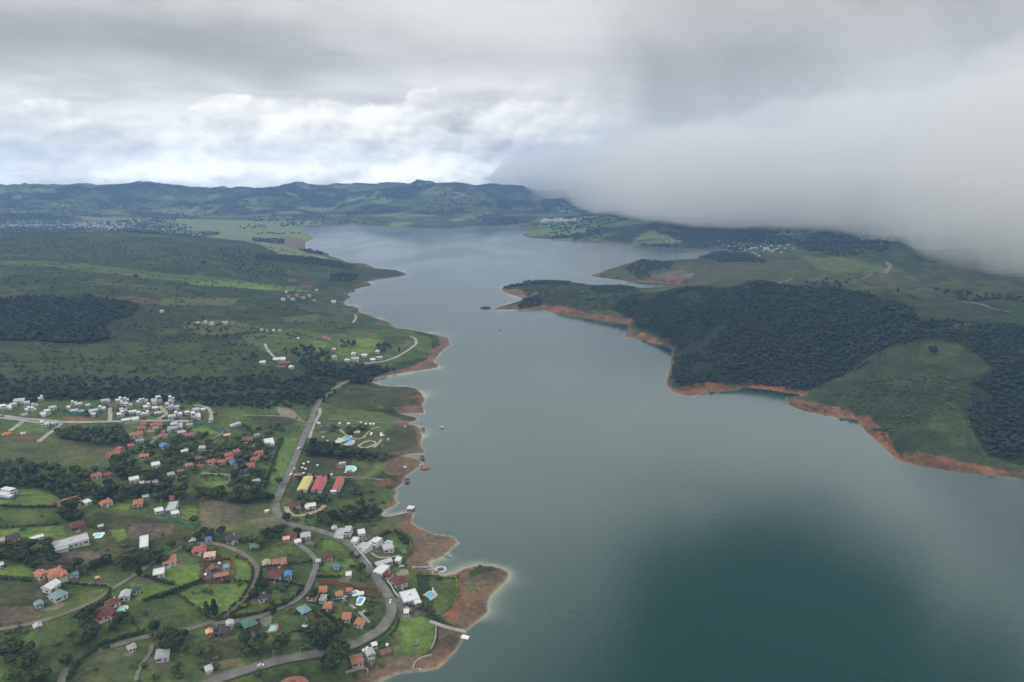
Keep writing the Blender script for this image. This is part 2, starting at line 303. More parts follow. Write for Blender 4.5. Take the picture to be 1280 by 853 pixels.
# ------------------------------------------------------------------ land cover
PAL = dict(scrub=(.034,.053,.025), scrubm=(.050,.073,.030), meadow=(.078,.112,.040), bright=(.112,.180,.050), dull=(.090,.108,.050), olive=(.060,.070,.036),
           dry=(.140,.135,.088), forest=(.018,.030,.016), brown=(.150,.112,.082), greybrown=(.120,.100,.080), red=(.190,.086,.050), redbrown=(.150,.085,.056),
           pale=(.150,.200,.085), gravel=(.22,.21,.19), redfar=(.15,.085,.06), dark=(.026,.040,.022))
ZONES = [  # colour, edge feather is natural noise, outline
("scrubm",[(0,432),(200,430),(380,425),(420,450),(420,482),(0,490)]),
("meadow",[(0,500),(260,500),(420,500),(440,560),(350,700),(0,700)]),
("meadow",[(0,640),(480,600),(520,720),(540,853),(0,853)]),
("forest",[(0,385),(30,372),(110,370),(175,382),(165,395),(130,405),(140,425),(100,430),(0,428)]),
("redbrown",[(110,369),(160,371),(205,374),(203,380),(150,379)]),
("dull",[(205,373),(300,373),(290,382),(200,382)]),
("dull",[(222,403),(290,400),(335,412),(270,420),(225,413)]),
("meadow",[(0,324),(110,330),(200,342),(320,353),(390,360),(320,362),(200,350),(80,336),(0,330)]),
("bright",[(232,351),(300,353),(350,358),(400,366),(320,362),(240,356)]),
("dull",[(350,397),(395,393),(410,397),(400,404),(360,403)]),
("redfar",[(374,354),(385,352),(392,359),(378,361)]),("redfar",[(362,349),(369,349),(370,352),(362,352)]),
("red",[(355,425),(372,422),(384,425),(375,430),(358,432)]),
("meadow",[(300,420),(420,405),(490,405),(540,425),(540,445),(470,462),(400,450),(330,440)]),
("scrubm",[(400,398),(440,392),(500,410),(420,418),(370,410)]),
("bright",[(420,442),(425,425),(455,421),(476,425),(468,440),(440,449)]),
("bright",[(390,426),(412,428),(402,439),(386,437)]),
("olive",[(480,420),(515,420),(505,430),(480,432)]),
("brown",[(546,420),(560,421),(566,430),(556,438),(548,447),(543,452),(550,459),(525,464),(500,468),(483,472),(465,477),(459,476),(480,466),(515,459),(535,450),(538,440),(550,430)]),
("red",[(508,461),(530,452),(538,446),(545,452),(545,459),(525,464)]),
("scrub",[(330,455),(430,452),(460,470),(440,490),(400,500),(330,490)]),
("olive",[(430,486),(450,478),(480,482),(521,486),(528,492),(510,505),(480,512),(440,511),(405,505)]),
("red",[(497,503),(512,497),(526,491),(533,499),(528,507),(505,507)]),("red",[(466,510),(480,507),(482,511),(472,513)]),
("brown",[(490,509),(528,507),(531,517),(500,518)]),
("red",[(417,484),(424,477),(434,475),(437,479),(425,488),(418,491)]),
("meadow",[(396,506),(440,512),(478,516),(505,524),(522,527),(510,530),(490,562),(380,548),(388,525)]),
("olive",[(500,519),(518,520),(523,525),(518,528),(500,528)]),
("olive",[(497,530),(518,531),(526,540),(528,550),(532,562),(530,568),(500,566),(478,560),(482,540)]),
("brown",[(516,531),(526,535),(528,548),(530,566),(500,569),(480,568),(505,563),(522,556),(520,540)]),
("olive",[(380,568),(440,570),(450,580),(430,600),(378,600),(372,590)]),
("brown",[(500,571),(511,571),(528,578),(527,582),(512,592),(500,596),(480,592),(478,580),(485,572)]),
("redbrown",[(470,600),(500,596),(507,596),(506,602),(490,608),(462,607)]),
("dull",[(440,572),(478,574),(478,592),(460,600),(440,600)]),
("bright",[(452,596),(472,582),(486,578),(482,585),(462,597)]),
("meadow",[(430,608),(490,612),(498,618),(492,626),(470,636),(440,640),(425,625)]),
("brown",[(445,627),(470,626),(468,638),(452,640)]),
("dull",[(440,655),(480,648),(514,642),(512,655),(500,665),(470,668)]),
("brown",[(512,638),(519,642),(514,654),(524,660),(542,668),(565,670),(577,679),(563,689),(550,698),(535,704),(540,714),(538,718),(510,712),(508,700),(516,690),(512,676),(505,668),(498,655)]),
("bright",[(481,690),(478,680),(485,673),(495,671),(505,675),(510,683),(508,692),(500,697),(485,699)]),
("dull",[(505,665),(515,670),(518,685),(512,690),(505,675)]),
("meadow",[(458,693),(495,697),(490,703),(465,704)]),
("meadow",[(535,721),(571,724),(571,745),(565,757),(552,768),(545,770),(541,760),(541,745)]),
("brown",[(573,719),(585,711),(600,706),(616,706),(631,711),(640,717),(635,726),(625,735),(612,750),(610,766),(595,780),(583,790),(556,776),(552,770),(566,758),(573,745)]),
("red",[(575,723),(588,725),(587,731),(577,730)]),("red",[(573,738),(585,740),(586,750),(578,758),(574,770),(562,776),(556,770),(566,758),(572,750)]),
("meadow",[(580,731),(596,730),(598,738),(584,738)]),
("scrubm",[(584,716),(600,706),(618,708),(622,713),(605,716),(590,722)]),
("gravel",[(492,718),(500,712),(509,712),(509,718),(500,721)]),("gravel",[(322,772),(334,764),(341,770),(340,782),(326,784)]),
("brown",[(546,782),(583,789),(580,800),(568,790),(548,800)]),
("redbrown",[(556,788),(582,791),(580,799),(570,815),(554,831),(546,837),(522,839),(522,830),(545,815),(552,800)]),
("red",[(522,832),(540,826),(556,812),(566,806),(556,826),(546,836),(524,838)]),
("olive",[(440,830),(500,822),(525,826),(522,839),(488,846),(470,853),(440,853)]),
("bright",[(503,770),(520,768),(537,775),(543,783),(545,795),(541,810),(532,818),(515,817),(497,815),(480,812),(473,806),(480,797),(492,783)]),
("dull",[(480,797),(492,785),(505,790),(500,806),(478,810)]),
("dull",[(250,627),(345,627),(352,655),(320,662),(290,663),(270,668),(250,658)]),
("dry",[(249,624),(300,624),(300,650),(285,664),(252,658)]),("dry",[(310,650),(345,645),(352,655),(320,662)]),
("bright",[(222,742),(250,731),(310,730),(305,752),(290,765),(262,774),(250,760)]),
("meadow",[(165,765),(218,745),(255,772),(215,784),(180,790)]),
("dull",[(180,770),(210,765),(225,778),(195,785)]),
("bright",[(205,708),(250,704),(249,728),(225,735),(200,728)]),
("bright",[(290,700),(316,706),(316,724),(288,727)]),
("greybrown",[(254,704),(288,700),(289,724),(256,728)]),
("meadow",[(326,692),(384,688),(386,712),(330,704)]),
("bright",[(355,548),(373,548),(346,616),(331,610),(340,580)]),
("bright",[(254,583),(292,586),(284,604),(266,610),(246,600)]),
("dull",[(258,583),(292,584),(289,592),(256,590)]),
("bright",[(2,612),(18,606),(40,608),(73,622),(68,633),(0,632)]),
("meadow",[(0,638),(66,638),(68,656),(0,661)]),("bright",[(0,665),(40,660),(78,656),(80,668),(30,672),(0,674)]),
("dull",[(0,548),(60,545),(150,552),(145,572),(90,577),(0,570)]),
("olive",[(90,550),(150,552),(152,560),(100,560)]),
("meadow",[(0,576),(40,580),(70,588),(30,590),(0,590)]),
("bright",[(22,530),(30,528),(58,529),(60,541),(20,540)]),
("redbrown",[(22,542),(56,544),(48,552),(20,549)]),
("redbrown",[(78,520),(130,520),(130,526),(80,528)]),
("meadow",[(145,535),(172,532),(165,545),(158,546)]),
("olive",[(0,735),(58,728),(72,748),(50,770),(30,780),(0,782)]),
("greybrown",[(0,770),(40,758),(60,762),(40,778),(0,784)]),
("meadow",[(78,733),(138,735),(140,745),(95,768),(60,772)]),
("bright",[(0,706),(30,705),(42,720),(36,730),(0,728)]),("olive",[(0,718),(36,722),(36,730),(0,729)]),
("bright",[(0,815),(25,840),(22,853),(0,853)]),
("meadow",[(45,785),(93,772),(106,792),(84,815),(80,850),(55,853),(60,820)]),
("dull",[(90,845),(118,815),(158,812),(168,853),(85,853)]),
("olive",[(118,640),(200,650),(245,662),(205,685),(150,700),(70,702),(50,688),(90,690),(120,680)]),
("greybrown",[(72,688),(120,690),(135,700),(90,702)]),("greybrown",[(165,655),(220,655),(215,668),(170,680),(160,670)]),
("bright",[(138,662),(158,660),(160,672),(146,678)]),
("meadow",[(100,729),(180,703),(188,712),(140,732)]),
("bright",[(165,730),(205,722),(220,735),(175,752),(160,745)]),
("bright",[(140,622),(165,624),(160,638),(138,636)]),
("dull",[(180,620),(205,620),(204,636),(178,640)]),
("olive",[(225,618),(247,618),(248,632),(225,632)]),
("bright",[(226,634),(247,636),(245,655),(225,648)]),
("meadow",[(110,656),(130,656),(126,664),(112,662)]),("meadow",[(115,674),(130,672),(130,682),(116,684)]),
("bright",[(398,695),(440,700),(450,712),(420,720),(398,710)]),("bright",[(405,675),(425,680),(430,688),(405,690)]),
("olive",[(250,800),(300,800),(300,830),(260,840),(240,825)]),("dry",[(262,828),(300,822),(305,832),(270,838)]),
("olive",[(370,785),(425,788),(425,800),(380,805)]),
("meadow",[(415,745),(480,735),(485,765),(470,785),(430,775)]),
("olive",[(412,783),(440,790),(445,797),(420,800)]),
("meadow",[(200,520),(330,505),(360,515),(330,535),(240,535)]),
("olive",[(310,520),(365,515),(370,530),(330,538)]),
("gravel",[(345,508),(362,510),(378,527),(350,520)]),
("bright",[(240,502),(262,501),(262,505),(240,506)]),("bright",[(236,538),(258,530),(275,543),(240,545)]),
("meadow",[(320,555),(350,548),(345,562),(325,565)]),
# far valley fields and mountains; pale also paints a sunlit patch on the slope
("pale",[(170,286),(260,280),(385,284),(392,298),(384,315),(420,325),(350,318),(300,300),(220,292)]),
("pale",[(330,276),(390,276),(378,283),(384,300),(350,300)]),
("pale",[(95,270),(190,273),(180,277),(110,276)]),("pale",[(215,273),(330,276),(330,285),(200,286)]),
("pale",[(60,254),(85,255),(86,260),(55,259)]),
("brown",[(350,295),(385,300),(385,316),(340,305)]),
# right bank
("olive",[(740,343),(800,327),(870,330),(960,325),(1080,325),(1160,345),(1180,355),(1060,358),(900,356),(790,352)]),
("greybrown",[(812,345),(850,337),(872,343),(850,350),(820,350)]),
("meadow",[(1000,320),(1060,322),(1130,340),(1100,345),(1020,335)]),
("scrub",[(630,358),(680,352),(740,358),(800,365),(790,385),(700,390),(660,380),(640,370)]),
("redfar",[(656,366),(670,362),(672,368),(660,370)]),("redfar",[(1184,348),(1204,346),(1207,353),(1190,353)]),
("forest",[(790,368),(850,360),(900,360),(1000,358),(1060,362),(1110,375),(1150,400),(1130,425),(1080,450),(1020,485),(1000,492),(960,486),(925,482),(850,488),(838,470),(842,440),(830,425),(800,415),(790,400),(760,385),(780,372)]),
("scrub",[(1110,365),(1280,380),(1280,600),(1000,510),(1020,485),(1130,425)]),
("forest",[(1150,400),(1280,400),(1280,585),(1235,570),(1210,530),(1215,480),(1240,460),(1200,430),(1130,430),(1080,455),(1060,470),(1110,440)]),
("scrub",[(1120,432),(1150,424),(1205,428),(1212,445),(1180,462),(1150,500),(1100,512),(1060,520),(1010,502),(1040,490),(1100,458)]),
("scrub",[(1160,500),(1200,480),(1215,500),(1208,530),(1228,566),(1170,570),(1120,560),(1100,530)]),
("scrubm",[(1150,428),(1200,430),(1205,440),(1170,455),(1150,450)]),("scrubm",[(1165,510),(1195,500),(1205,525),(1180,545),(1160,535)]),("scrubm",[(1190,530),(1212,525),(1222,560),(1185,558)]),("meadow",[(1192,405),(1212,404),(1212,415),(1196,412)]),
("red",[(1126,577),(1130,564),(1160,568),(1200,577),(1280,584),(1280,602),(1211,593),(1158,586)]),("red",[(1060,514),(1085,520),(1116,550),(1127,572),(1113,569),(1081,539),(1073,526)]),("redbrown",[(983,497),(1000,500),(1040,508),(1065,514),(1075,526),(1041,523),(1004,516)]),("red",[(836,486),(870,479),(920,482),(932,474),(960,479),(996,486),(997,495),(961,490),(929,485),(919,490),(860,497)]),
("red",[(615,386),(640,381),(690,382),(740,393),(786,399),(787,407),(750,402),(700,395),(650,390)]),("red",[(780,421),(800,417),(820,424),(836,430),(800,426)]),
("bright",[(655,290),(700,282),(740,284),(730,292),(690,296),(660,296)]),
]
SHX, SHY = GX, GY
col = np.empty((NR, NC, 3), np.float32)
def cmix(mask, c):
    global col
    m = mask[..., None].astype(np.float32); col = col * (1 - m) + np.array(c, np.float32) * m
n1 = fbm(GX, GY, 130, 4, 1.0); n2 = fbm(GX, GY, 34, 4, 3.0); n3 = fbm(GX, GY, 600, 4, 8.0); n4 = fbm(GX, GY, 11, 3, 13.0)
col[:] = PAL["scrub"]
cmix(sstep(.48, .66, n1 * .6 + n2 * .4), PAL["scrubm"])
cmix(sstep(.60, .72, n1) * .7, PAL["olive"])
# right bank interior, scattered farmland; pale patches put sunlit ground into the colour
mt = sstep(3000, 4200, GR)
cmix(mt, PAL["forest"])
cmix(mt * sstep(.50, .60, fbm(GX, GY, 420, 5, 21.0)) * .85, PAL["meadow"])
cmix(mt * sstep(.60, .68, fbm(GX, GY, 260, 5, 25.0)) * .8, PAL["pale"])
cmix(mt * sstep(.68, .74, fbm(GX, GY, 230, 4, 31.0)) * .5, PAL["redbrown"])
pl = mt * sstep(60, 30, HB) * (GX < -300)
cmix(pl * .6, PAL["meadow"]); cmix(pl * sstep(.45, .6, fbm(GX, GY, 150, 4, 41.0)), PAL["scrub"]); cmix(pl * sstep(.60, .68, fbm(GX, GY, 220, 4, 43.0)), PAL["pale"])
wob = 1.0
WX = GX + (fbm(GX, GY, 22, 3, 51.0) - .5) * 7 * np.clip(GR / 900, .5, 6); WY = GY + (fbm(GX, GY, 22, 3, 57.0) - .5) * 7 * np.clip(GR / 900, .5, 8)
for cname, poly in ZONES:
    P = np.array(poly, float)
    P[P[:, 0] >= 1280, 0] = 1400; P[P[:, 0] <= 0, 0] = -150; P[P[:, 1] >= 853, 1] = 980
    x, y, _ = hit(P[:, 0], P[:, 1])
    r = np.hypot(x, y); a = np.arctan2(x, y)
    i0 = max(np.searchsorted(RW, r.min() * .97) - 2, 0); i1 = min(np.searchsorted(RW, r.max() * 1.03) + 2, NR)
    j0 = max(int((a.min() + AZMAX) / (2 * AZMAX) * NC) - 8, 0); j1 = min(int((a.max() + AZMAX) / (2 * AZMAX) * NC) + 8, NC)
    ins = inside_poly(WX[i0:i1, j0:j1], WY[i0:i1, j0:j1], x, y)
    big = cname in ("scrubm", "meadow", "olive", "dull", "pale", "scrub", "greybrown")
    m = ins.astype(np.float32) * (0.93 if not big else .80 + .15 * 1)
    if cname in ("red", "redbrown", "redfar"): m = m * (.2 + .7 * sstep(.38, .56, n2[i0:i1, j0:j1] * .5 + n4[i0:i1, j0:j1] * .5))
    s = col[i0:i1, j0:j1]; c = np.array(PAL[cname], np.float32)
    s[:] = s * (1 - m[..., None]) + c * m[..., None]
# the drawn-down shore: bare banks whose width changes along the lake
left = GX < 60 + 0.02 * GY
wid = np.where(left, 9 + 26 * sstep(.42, .68, fbm(GX, GY, 90, 3, 61.0)), 3 + 15 * sstep(.35, .65, fbm(GX, GY, 45, 3, 61.0))) * np.clip(GR / 1300, .55, 2.2)
bm = sstep(1.0, .55, SD / wid) * (GR > 300)
bc = np.where(left[..., None], np.array(PAL["brown"], np.float32), np.array(PAL["red"], np.float32))
rr_ = sstep(.43, .58, fbm(GX, GY, 46, 4, 67.0))[..., None]
bc = np.where(left[..., None], bc * (1 - rr_ * .6) + np.array(PAL["redbrown"], np.float32) * rr_ * .6, bc * (1 - rr_ * .9) + np.array((.11,.07,.045), np.float32) * rr_ * .9)
fr_ = sstep(2500, 4500, GR)[..., None]; bc = bc * (1 - fr_) + np.array(PAL["redbrown"], np.float32) * fr_
br = bm * np.where(left, .25 + .65 * sstep(.36, .60, n2), np.where(GR < 2600, sstep(.22, .42, n2), .8))
br = br * np.where((GR > 4000) & (GX < -600), .35, 1.0)
col = col * (1 - br[..., None]) + bc * br[..., None]
# thin pale waterline of washed clay
wl = sstep(3.5, .8, np.abs(SD)) * np.where(left, .4, .1) * sstep(2600, 1000, GR)
col = col * (1 - wl[..., None]) + np.array((.36, .29, .20), np.float32) * wl[..., None]
col *= (0.80 + .40 * n2 + .25 * (n4 - .5))[..., None]
col = np.clip(col, 0.004, .8)

m, nt = new_mat("ground_cover")
o = N(nt, "ShaderNodeOutputMaterial"); p = N(nt, "ShaderNodeBsdfPrincipled")
at_ = N(nt, "ShaderNodeVertexColor", layer_name="cover")
g = N(nt, "ShaderNodeNewGeometry")
na = N(nt, "ShaderNodeTexNoise"); na.inputs["Scale"].default_value = .22; na.inputs["Detail"].default_value = 6; na.inputs["Roughness"].default_value = .65
nb = N(nt, "ShaderNodeTexNoise"); nb.inputs["Scale"].default_value = .035; nb.inputs["Detail"].default_value = 6
L(nt, g.outputs["Position"], na.inputs["Vector"]); L(nt, g.outputs["Position"], nb.inputs["Vector"])
fa = mrange(nt, na.outputs[0], .3, .7, .62, 1.36, False); fb = mrange(nt, nb.outputs[0], .3, .7, .72, 1.28, False)
c = mixc(nt, 1.0, at_.outputs[0], fa, "MULTIPLY"); c = mixc(nt, 1.0, c, fb, "MULTIPLY")
hue = mixc(nt, mrange(nt, nb.outputs[0], .42, .62, 0, .5), c, mixc(nt, 1.0, c, (1.25, 1.02, .8), "MULTIPLY"))
L(nt, hue, p.inputs["Base Color"]); p.inputs["Roughness"].default_value = .95; p.inputs["Specular IOR Level"].default_value = .1
bp = N(nt, "ShaderNodeBump"); bp.inputs["Strength"].default_value = .8; bp.inputs["Distance"].default_value = 2.5
L(nt, na.outputs[0], bp.inputs["Height"]); L(nt, bp.outputs[0], p.inputs["Normal"])
L(nt, p.outputs[0], o.inputs[0]); MG = m

def grid_faces(nr, nc, keep=None):
    i = np.arange(nr - 1)[:, None] * nc + np.arange(nc - 1)[None]
    f = np.stack([i, i + 1, i + nc + 1, i + nc], -1).reshape(-1, 4)[:, ::-1]
    if keep is not None: f = f[keep.reshape(-1)]
    return f
V = np.stack([GX, GY, GZ], -1).reshape(-1, 3)
k = SD > -60
kf = k[:-1, :-1] | k[1:, 1:] | k[1:, :-1] | k[:-1, 1:]
F = grid_faces(NR, NC, kf)
used = np.zeros(len(V), bool); used[F.ravel()] = True
remap = np.cumsum(used) - 1
me = mesh_np("ground", V[used], remap[F], MG, smooth=True)
ca = me.color_attributes.new("cover", "FLOAT_COLOR", "POINT")
cc = np.concatenate([col.reshape(-1, 3)[used], np.ones((used.sum(), 1), np.float32)], 1)
ca.data.foreach_set("color", cc.ravel())
tag(link("terrain", me), "green and brown land with hills around the lake", kind="structure")

# ------------------------------------------------------------------ water
m, nt = new_mat("lake_water")
o = N(nt, "ShaderNodeOutputMaterial"); p = N(nt, "ShaderNodeBsdfPrincipled")
at_ = N(nt, "ShaderNodeVertexColor", layer_name="silt")
g = N(nt, "ShaderNodeNewGeometry")
deep = (.008, .040, .031)
L(nt, mixc(nt, 1.0, at_.outputs[0], (1, 1, 1), "MULTIPLY"), p.inputs["Base Color"])
mp = N(nt, "ShaderNodeMapping"); mp.inputs["Scale"].default_value = (1, .55, 1); L(nt, g.outputs["Position"], mp.inputs["Vector"])
w1 = N(nt, "ShaderNodeTexNoise"); w1.inputs["Scale"].default_value = .16; w1.inputs["Detail"].default_value = 4; w1.inputs["Roughness"].default_value = .55
w2 = N(nt, "ShaderNodeTexNoise"); w2.inputs["Scale"].default_value = .0022; w2.inputs["Detail"].default_value = 5; w2.inputs["Distortion"].default_value = .6
L(nt, mp.outputs[0], w1.inputs["Vector"]); L(nt, mp.outputs[0], w2.inputs["Vector"])
gust = mrange(nt, w2.outputs[0], .35, .68, .0, 1)
wv = N(nt, "ShaderNodeTexWave", wave_type="RINGS", rings_direction="SPHERICAL"); wv.inputs["Scale"].default_value = .035; wv.inputs["Distortion"].default_value = 3; wv.inputs["Detail"].default_value = 2
mp2 = N(nt, "ShaderNodeMapping"); mp2.inputs["Location"].default_value = (-420, -350, 0); L(nt, g.outputs["Position"], mp2.inputs["Vector"]); L(nt, mp2.outputs[0], wv.inputs["Vector"])
hh = mth(nt, "ADD", mth(nt, "MULTIPLY", w1.outputs[0], mrange(nt, gust, 0, 1, .55, 1.15)), mth(nt, "MULTIPLY", wv.outputs[1], .06))
bp = N(nt, "ShaderNodeBump"); bp.inputs["Strength"].default_value = .3; bp.inputs["Distance"].default_value = .4
L(nt, hh, bp.inputs["Height"]); L(nt, bp.outputs[0], p.inputs["Normal"])
L(nt, mrange(nt, gust, 0, 1, .11, .2), p.inputs["Roughness"]); p.inputs["IOR"].default_value = 1.52
L(nt, p.outputs[0], o.inputs[0]); MW = m
si = 2
ii = np.arange(0, NR, si); jj = np.arange(0, NC, si)
wx, wy, wd = GX[ii][:, jj], GY[ii][:, jj], SD[ii][:, jj]
k = wd < 12; kf = k[:-1, :-1] | k[1:, 1:] | k[1:, :-1] | k[:-1, 1:]
F = grid_faces(len(ii), len(jj), kf)
V = np.stack([wx, wy, np.zeros_like(wx)], -1).reshape(-1, 3)
used = np.zeros(len(V), bool); used[F.ravel()] = True; remap = np.cumsum(used) - 1
wl_ = (wx < 80 + .02 * wy)
sw = np.where(wl_, 4.2, 1.6) * (0.12 + 1.9 * sstep(.46, .74, fbm(wx, wy, 60, 3, 71.0))) * np.clip(np.hypot(wx, wy) / 1000, .6, 2)
s1 = np.exp(-np.clip(-wd, 0, None) / sw)[..., None] ; s2 = np.exp(-np.clip(-wd, 0, None) / (sw * 2.0))[..., None]
wc = np.array(deep, np.float32) * (1 - s2 * .55) + np.array((.06, .14, .11), np.float32) * s2 * .55
tan_ = np.where(wl_[..., None], np.array((.34, .32, .22), np.float32), np.array((.20, .17, .10), np.float32))
wc = wc * (1 - s1 * .7) + tan_ * s1 * .7
me = mesh_np("lake", V[used], remap[F], MW, smooth=True)
ca = me.color_attributes.new("silt", "FLOAT_COLOR", "POINT")
ca.data.foreach_set("color", np.concatenate([wc.reshape(-1, 3)[used], np.ones((used.sum(), 1))], 1).astype(np.float32).ravel())
# the lake goes on under and behind the viewpoint
link_ = link("lake_water", me); tag(link_, "calm grey green lake water", kind="structure")
vb = [(-300, -600, 0), (2400, -600, 0), (2400, -75, 0), (-300, -75, 0)]
# ------------------------------------------------------------------ world: daylight through broken overcast
SUN_EL, SUN_AZ = R(50), R(-120)       # high, behind and to the left
w = bpy.data.worlds.new("World"); scene.world = w; w.use_nodes = True
w.cycles.sampling_method = "MANUAL"; w.cycles.sample_map_resolution = 512
nt = w.node_tree; nt.nodes.clear()
out = N(nt, "ShaderNodeOutputWorld"); bg = N(nt, "ShaderNodeBackground"); bg.inputs["Strength"].default_value = .1
sky = N(nt, "ShaderNodeTexSky", sky_type="NISHITA", sun_disc=False, sun_elevation=SUN_EL, sun_rotation=SUN_AZ)
tc = N(nt, "ShaderNodeTexCoord"); sep = N(nt, "ShaderNodeSeparateXYZ"); L(nt, tc.outputs["Generated"], sep.inputs[0])
X_, Y_, Z_ = sep.outputs
el = mth(nt, "MULTIPLY", mth(nt, "ARCSINE", Z_), 57.2958)      # degrees above the horizon
azd = mth(nt, "MULTIPLY", mth(nt, "ARCTAN2", X_, Y_), 57.2958)  # degrees right of the lake axis
def comb(a, b, c=0.0):
    nd = N(nt, "ShaderNodeCombineXYZ")
    for i, v in enumerate((a, b, c)):
        if isinstance(v, (int, float)): nd.inputs[i].default_value = v
        else: L(nt, v, nd.inputs[i])
    return nd.outputs[0]
def noise(vec, sc, det=6, rough=.55, dist=0.0):
    nd = N(nt, "ShaderNodeTexNoise"); nd.inputs["Scale"].default_value = sc; nd.inputs["Detail"].default_value = det
    nd.inputs["Roughness"].default_value = rough; nd.inputs["Distortion"].default_value = dist; L(nt, vec, nd.inputs["Vector"]); return nd.outputs[0]
# cloud deck seen from below: flat layer, so it foreshortens towards the horizon
zc = mth(nt, "ADD", mth(nt, "MAXIMUM", Z_, 0.0), .07)
dx = mth(nt, "DIVIDE", X_, zc); dy = mth(nt, "DIVIDE", Y_, zc)
deck = noise(comb(dx, dy), .42, 7, .56, .4)
deck2 = noise(comb(dx, dy, 3.1), 1.3, 6, .6, .3)
v = mth(nt, "ADD", mth(nt, "MULTIPLY", deck, .7), mth(nt, "MULTIPLY", deck2, .3))
dv = mrange(nt, v, .34, .66, 0, 1)
base = mixc(nt, dv, (5.1, 5.25, 5.5), (8.6, 8.8, 9.1))
# darker band low on the left, brighter gap in the middle
def gauss(x, mu, sg):
    t = mth(nt, "DIVIDE", mth(nt, "SUBTRACT", x, mu), sg); return mth(nt, "EXPONENT", mth(nt, "MULTIPLY", mth(nt, "MULTIPLY", t, t), -1))
wobn = noise(comb(azd, el), .09, 4, .5)
elw = mth(nt, "ADD", el, mth(nt, "MULTIPLY", mth(nt, "SUBTRACT", wobn, .5), 5))
dark = mth(nt, "MULTIPLY", gauss(elw, 9.0, 2.2), gauss(azd, -26, 20))
base = mixc(nt, mth(nt, "MULTIPLY", dark, .65), base, (3.3, 3.45, 3.8))
brt = mth(nt, "MULTIPLY", gauss(elw, 11.5, 3.2), gauss(azd, 1, 9))
base = mixc(nt, mth(nt, "MULTIPLY", brt, .6), base, (7.4, 7.8, 8.2))
# cumulus bank behind the mountains
cv = comb(mth(nt, "MULTIPLY", azd, 1.0), mth(nt, "MULTIPLY", el, 1.7))
wr = N(nt, "ShaderNodeTexNoise"); wr.inputs["Scale"].default_value = .45; wr.inputs["Detail"].default_value = 5; L(nt, cv, wr.inputs["Vector"])
vm = N(nt, "ShaderNodeVectorMath", operation="MULTIPLY_ADD"); L(nt, wr.outputs["Color"], vm.inputs[0]); vm.inputs[1].default_value = (1.6, 1.6, 0); L(nt, cv, vm.inputs[2])
def billow(vec):
    out_ = None
    for sc_, am in ((.16, 1.0), (.38, .55), (.85, .26), (1.9, .11), (4.2, .04)):
        vo = N(nt, "ShaderNodeTexVoronoi", feature="SMOOTH_F1", voronoi_dimensions="2D"); vo.inputs["Scale"].default_value = sc_
        vo.inputs["Smoothness"].default_value = .25; vo.inputs["Detail"].default_value = 0; L(nt, vec, vo.inputs["Vector"])
        t = mth(nt, "MULTIPLY", mth(nt, "SUBTRACT", .6, vo.outputs["Distance"]), am)
        out_ = t if out_ is None else mth(nt, "ADD", out_, t)
    return out_
def shifted(vec, dx_, dy_):
    nd = N(nt, "ShaderNodeVectorMath", operation="ADD"); L(nt, vec, nd.inputs[0]); nd.inputs[1].default_value = (dx_, dy_, 0); return nd.outputs[0]
h0 = billow(vm.outputs[0]); h1 = billow(shifted(vm.outputs[0], -.45, .75))
rel = mth(nt, "SUBTRACT", h0, h1)                 # relief of the billows lit from above
shape = noise(cv, .10, 3, .5, .2)
top = mth(nt, "ADD", mrange(nt, azd, -36, 4, 4.3, 6.6, False), mth(nt, "ADD", mth(nt, "MULTIPLY", mth(nt, "SUBTRACT", shape, .5), 3.5), mth(nt, "MULTIPLY", h0, 1.6)))
bank = mrange(nt, mth(nt, "SUBTRACT", top, el), -.25, mrange(nt, noise(cv, .12, 3), .4, .6, .3, 2.2), 0, 1)
bank = mth(nt, "MULTIPLY", bank, mrange(nt, azd, 6, 13, 1, 0))
bank = mth(nt, "MULTIPLY", bank, mrange(nt, azd, -37, -33, 0, 1))
under = mrange(nt, mth(nt, "SUBTRACT", top, el), 0, 6.0, 1, 0, False)
lit = mth(nt, "ADD", mth(nt, "MULTIPLY", rel, .8), mth(nt, "MULTIPLY", under, .42))
lit = mth(nt, "ADD", lit, mth(nt, "MULTIPLY", mth(nt, "SUBTRACT", noise(cv, .10, 4, .45, .5), .5), 2.4))
lit = mth(nt, "ADD", lit, mth(nt, "MULTIPLY", gauss(el, .8, .9), .35))
cum = mixc(nt, mrange(nt, lit, -.45, .8, 0, 1, False), (3.4, 3.6, 3.9), (9.8, 9.9, 9.8))
base = mixc(nt, bank, base, cum)
# soft grey cloud that fills the right
soft = noise(comb(azd, el, 7), .06, 5, .5, .6)
sv = mrange(nt, soft, .35, .65, 0, 1)
rc = mixc(nt, sv, (4.2, 4.3, 4.55), (5.9, 6.0, 6.3))
wsp = mrange(nt, noise(comb(azd, el, 9), .22, 7, .6, 1.0), .45, .75, 0, 1)
rc = mixc(nt, mth(nt, "MULTIPLY", wsp, .3), rc, (6.0, 6.1, 6.3))
rc = mixc(nt, mth(nt, "MULTIPLY", mth(nt, "MULTIPLY", gauss(azd, 17, 9), gauss(el, 5.5, 4)), .35), rc, (3.2, 3.35, 3.6))
lb = mth(nt, "MULTIPLY", mrange(nt, mth(nt, "ADD", azd, mth(nt, "MULTIPLY", mth(nt, "SUBTRACT", noise(comb(azd, el, 4), .2, 6, .55), .5), 7)), 26.5, 30, 0, 1), mrange(nt, elw, 2, 9, 1, 0))
rc = mixc(nt, mth(nt, "MULTIPLY", lb, .7), rc, (4.7, 4.8, 5.1))
rc = mixc(nt, mth(nt, "MULTIPLY", gauss(el, 0, 3.0), .85), rc, (3.9, 4.15, 4.5))
rc = mixc(nt, mth(nt, "MULTIPLY", gauss(el, -.3, 1.5), .95), rc, (4.55, 4.9, 5.4))
